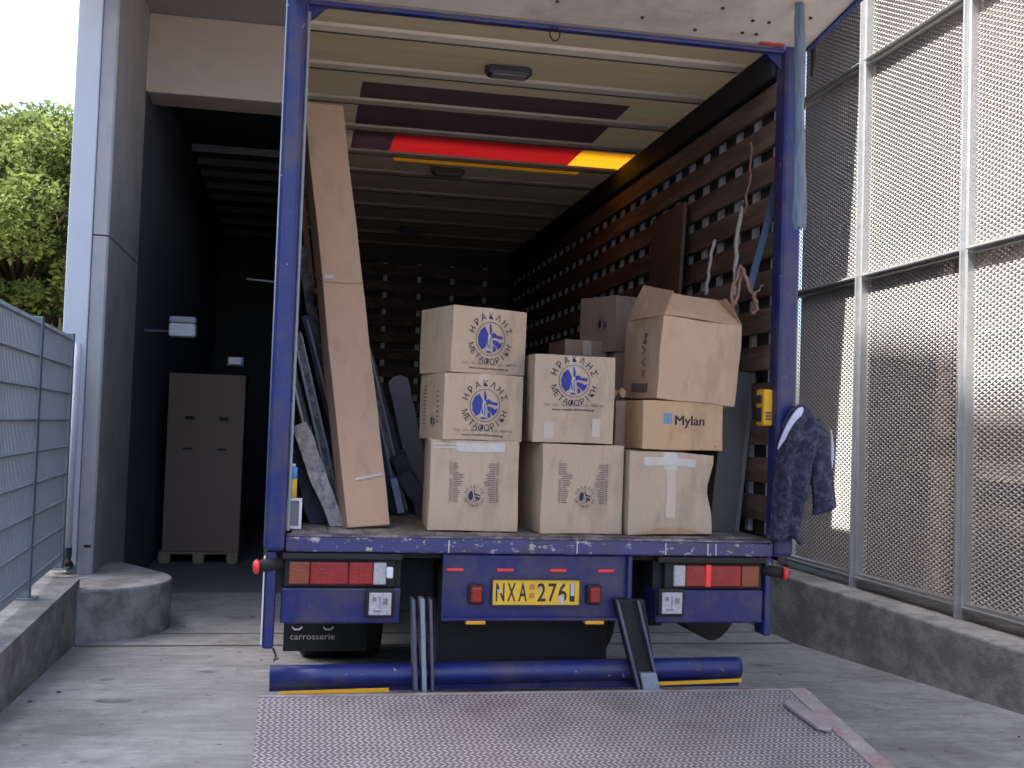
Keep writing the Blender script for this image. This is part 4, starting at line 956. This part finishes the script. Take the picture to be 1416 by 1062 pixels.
# straps and ropes
mb = MB()
def wrap(u, v):
    z = 3.562 - v*1.0; w = .021 + .009*v + .003*math.sin(v*9); x = 2.27+.022*v + (u-.5)*2*w
    return Vector((x + .005*noise.noise(Vector((u*3, v*9, 0))), -.42 - .012*math.sin(u*math.pi) - .008*noise.noise(Vector((u*6, v*14, 3))), z - (.03*abs(math.sin(u*9)) if v > .97 else 0)))
mb.grid(wrap, 10, 40); mb.grid(lambda u, v: wrap(u, v)+Vector((0,.01,0)), 10, 40, True)
o = mb.build('plastic_wrap', m_straplt, smooth=True, fix=False); tag(o, 'pale blue plastic strip hanging down over the top of the right post', 'strip')
mb = MB()
def sp_(u, v):
    P = [Vector((2.46,.12,3.2)), Vector((2.425,.13,2.9)), Vector((2.37,.14,2.62)), Vector((2.31,.15,2.34))]
    k = v*3; i = min(2, int(k)); c = P[i].lerp(P[i+1], k-i); return c + Vector(((u-.5)*.035, .01*math.sin(v*8), 0))
mb.grid(sp_, 3, 18); mb.grid(lambda u, v: sp_(u, v)+Vector((0,.004,0)), 3, 18, True)
o = mb.build('lashing_strap', m_strapbl, smooth=True, fix=False); tag(o, 'dark blue lashing strap hanging inside the right post', 'strap')
def rope(name, label, pts, r, m, seed):
    rnd = random.Random(seed); P = [Vector(p) for p in pts]; out_ = []
    for i in range(len(P)-1):
        for k in range(5): out_.append(P[i].lerp(P[i+1], k/5) + Vector((rnd.uniform(-.006,.006), rnd.uniform(-.006,.006), 0)))
    out_.append(P[-1]); mb = MB(); mb.tube(out_, r, 6); o = mb.build(name, m, smooth=True); tag(o, label, 'rope', 'ropes hanging on the right wall')
rope('rope', 'reddish thin rope hanging straight down the right wall', [(2.36,.30,3.12),(2.355,.3,2.95),(2.33,.3,2.75)], .006, m_rope, 1)
rope('rope', 'grey rope looped down beside the strap', [(2.30,.25,2.80),(2.27,.25,2.62),(2.255,.22,2.44),(2.25,.2,2.30)], .011, m_ropewh, 2)
rope('rope', 'brown rope hanging in a loop above the open box', [(2.27,.18,2.46),(2.215,.18,2.30),(2.235,.18,2.24),(2.26,.18,2.34),(2.275,.18,2.45)], .009, m_rope, 3)
rope('rope', 'short brown knotted rope end under the strap', [(2.27,.16,2.44),(2.30,.16,2.36),(2.335,.16,2.30),(2.35,.16,2.24),(2.325,.16,2.22)], .011, m_rope, 4)
rope('rope', 'pale frayed rope end sticking out under the strap', [(2.32,.13,2.31),(2.345,.13,2.335),(2.365,.13,2.36)], .004, m_ropewh, 5)
rope('rope', 'dark rope dropping behind the flaps of the open box', [(2.21,.4,2.62),(2.185,.4,2.45),(2.17,.4,2.33)], .009, m_ropewh, 6)

# jacket on the right post
t = thing('jacket', 'dark navy camouflage jacket with pale lining hanging on the right post', 'jacket', (2.46, -.02, 1.10))
def cloth(fn, nu, nv, m, nm, th=.006):
    mb = MB(); mb.grid(fn, nu, nv)
    o = mb.build(nm, m, t, smooth=True, fix=False); s = o.modifiers.new('solid', 'SOLIDIFY'); s.thickness = th; return o
def lerp_tab(tab, v):
    for (a, b) in zip(tab[:-1], tab[1:]):
        if a[0] >= v >= b[0] or a[0] <= v <= b[0]:
            k = (v-a[0])/(b[0]-a[0]) if b[0] != a[0] else 0
            return [x + (y-x)*k for x, y in zip(a[1:], b[1:])]
    return list(tab[-1][1:])
bodytab = [(0,.42,.02,.03),(.03,-.018,.095,.05),(.12,-.045,.125,.075),(.25,-.062,.13,.085),(.45,-.075,.115,.08),(.62,-.085,.08,.075),(.8,-.105,.055,.07),(1.0,-.12,.045,.06)]
bodytab[0] = (0, .005, .06, .02)
def body(u, v):
    x0, x1, dp = lerp_tab(bodytab, v); a = u*math.pi; x = (x0+x1)/2 - math.cos(a)*(x1-x0)/2
    f = .020*math.sin(u*17 + 4*v + 2*math.sin(v*5)) * min(1, v*3) + .022*noise.noise(Vector((u*5, v*7, 1))) + .006*math.sin(v*40+u*9)
    return Vector((x + .006*math.sin(v*17+u*4), -.005 - dp*math.sin(a) - f, .645 - .645*v + .02*math.sin(u*math.pi) + .012*math.sin(u*14)*(v > .97)))
cloth(body, 44, 50, m_jacket, 'body')
stab = [(0,.06,.125,.03),(.1,.085,.158,.05),(.3,.09,.178,.06),(.6,.10,.195,.055),(.9,.115,.215,.05),(1.0,.112,.222,.05)]
def sleeve(u, v):
    x0, x1, dp = lerp_tab(stab, v); a = u*2*math.pi; x = (x0+x1)/2 - math.cos(a)*(x1-x0)/2
    f = 1 + .10*math.sin(v*24 + 3*math.sin(a)) + .08*noise.noise(Vector((u*5, v*8, 7)))
    return Vector((x, -.035 - dp*.6*math.sin(a)*f, .60 - .44*v - .02*math.cos(a)*v))
cloth(sleeve, 26, 34, m_jacket, 'sleeve')
def lining(u, v):
    c = Vector((-.085 + .115*math.sin(v*math.pi/2)*1.0, -.045-.03*math.sin(v*3), .45 + .20*math.sin(v*math.pi/2)**.9)); w = .046*math.sin(math.pi*min(1,v*1.05+.02))**.8
    n = Vector((-.75, -.15, .55)); return c + n*(w*(u-.2)) 
cloth(lining, 6, 22, m_lining, 'lining')
def cuff(u, v): a = -.5+u; return Vector((.185+.008*math.sin(v*3), -.05-.006*u, .55-.22*v)) + Vector((.012*a*math.sin(v*math.pi),0,0))
cloth(cuff, 3, 12, m_lining, 'sleeve_lining')

# litter and small stones on the ramp
rnd = random.Random(12); src = None
lt = MB()
for i in range(60):
    x, y = rnd.uniform(-1.2, 3.9), rnd.uniform(-.2, 4.6); s = rnd.uniform(.004, .012); z = gz(y)
    T = Matrix.Translation((x, y, z+s*.3)) @ Matrix.Rotation(rnd.uniform(0,3), 4, 'Z') @ Matrix.Rotation(rnd.uniform(-.4,.4), 4, 'X')
    lt.m = rnd.choice((0,0,1)); lt.box(-s, s, -s*.7, s*.7, -s*.4, s*.4, T)
lt.build('grit', [mat('grit_dark', (.09,.085,.08), .9), mat('grit_pale', (.5,.48,.45), .9)], kind='stuff')
# drop the private helper property
for o in bpy.data.objects:
    if '_w' in o: del o['_w']
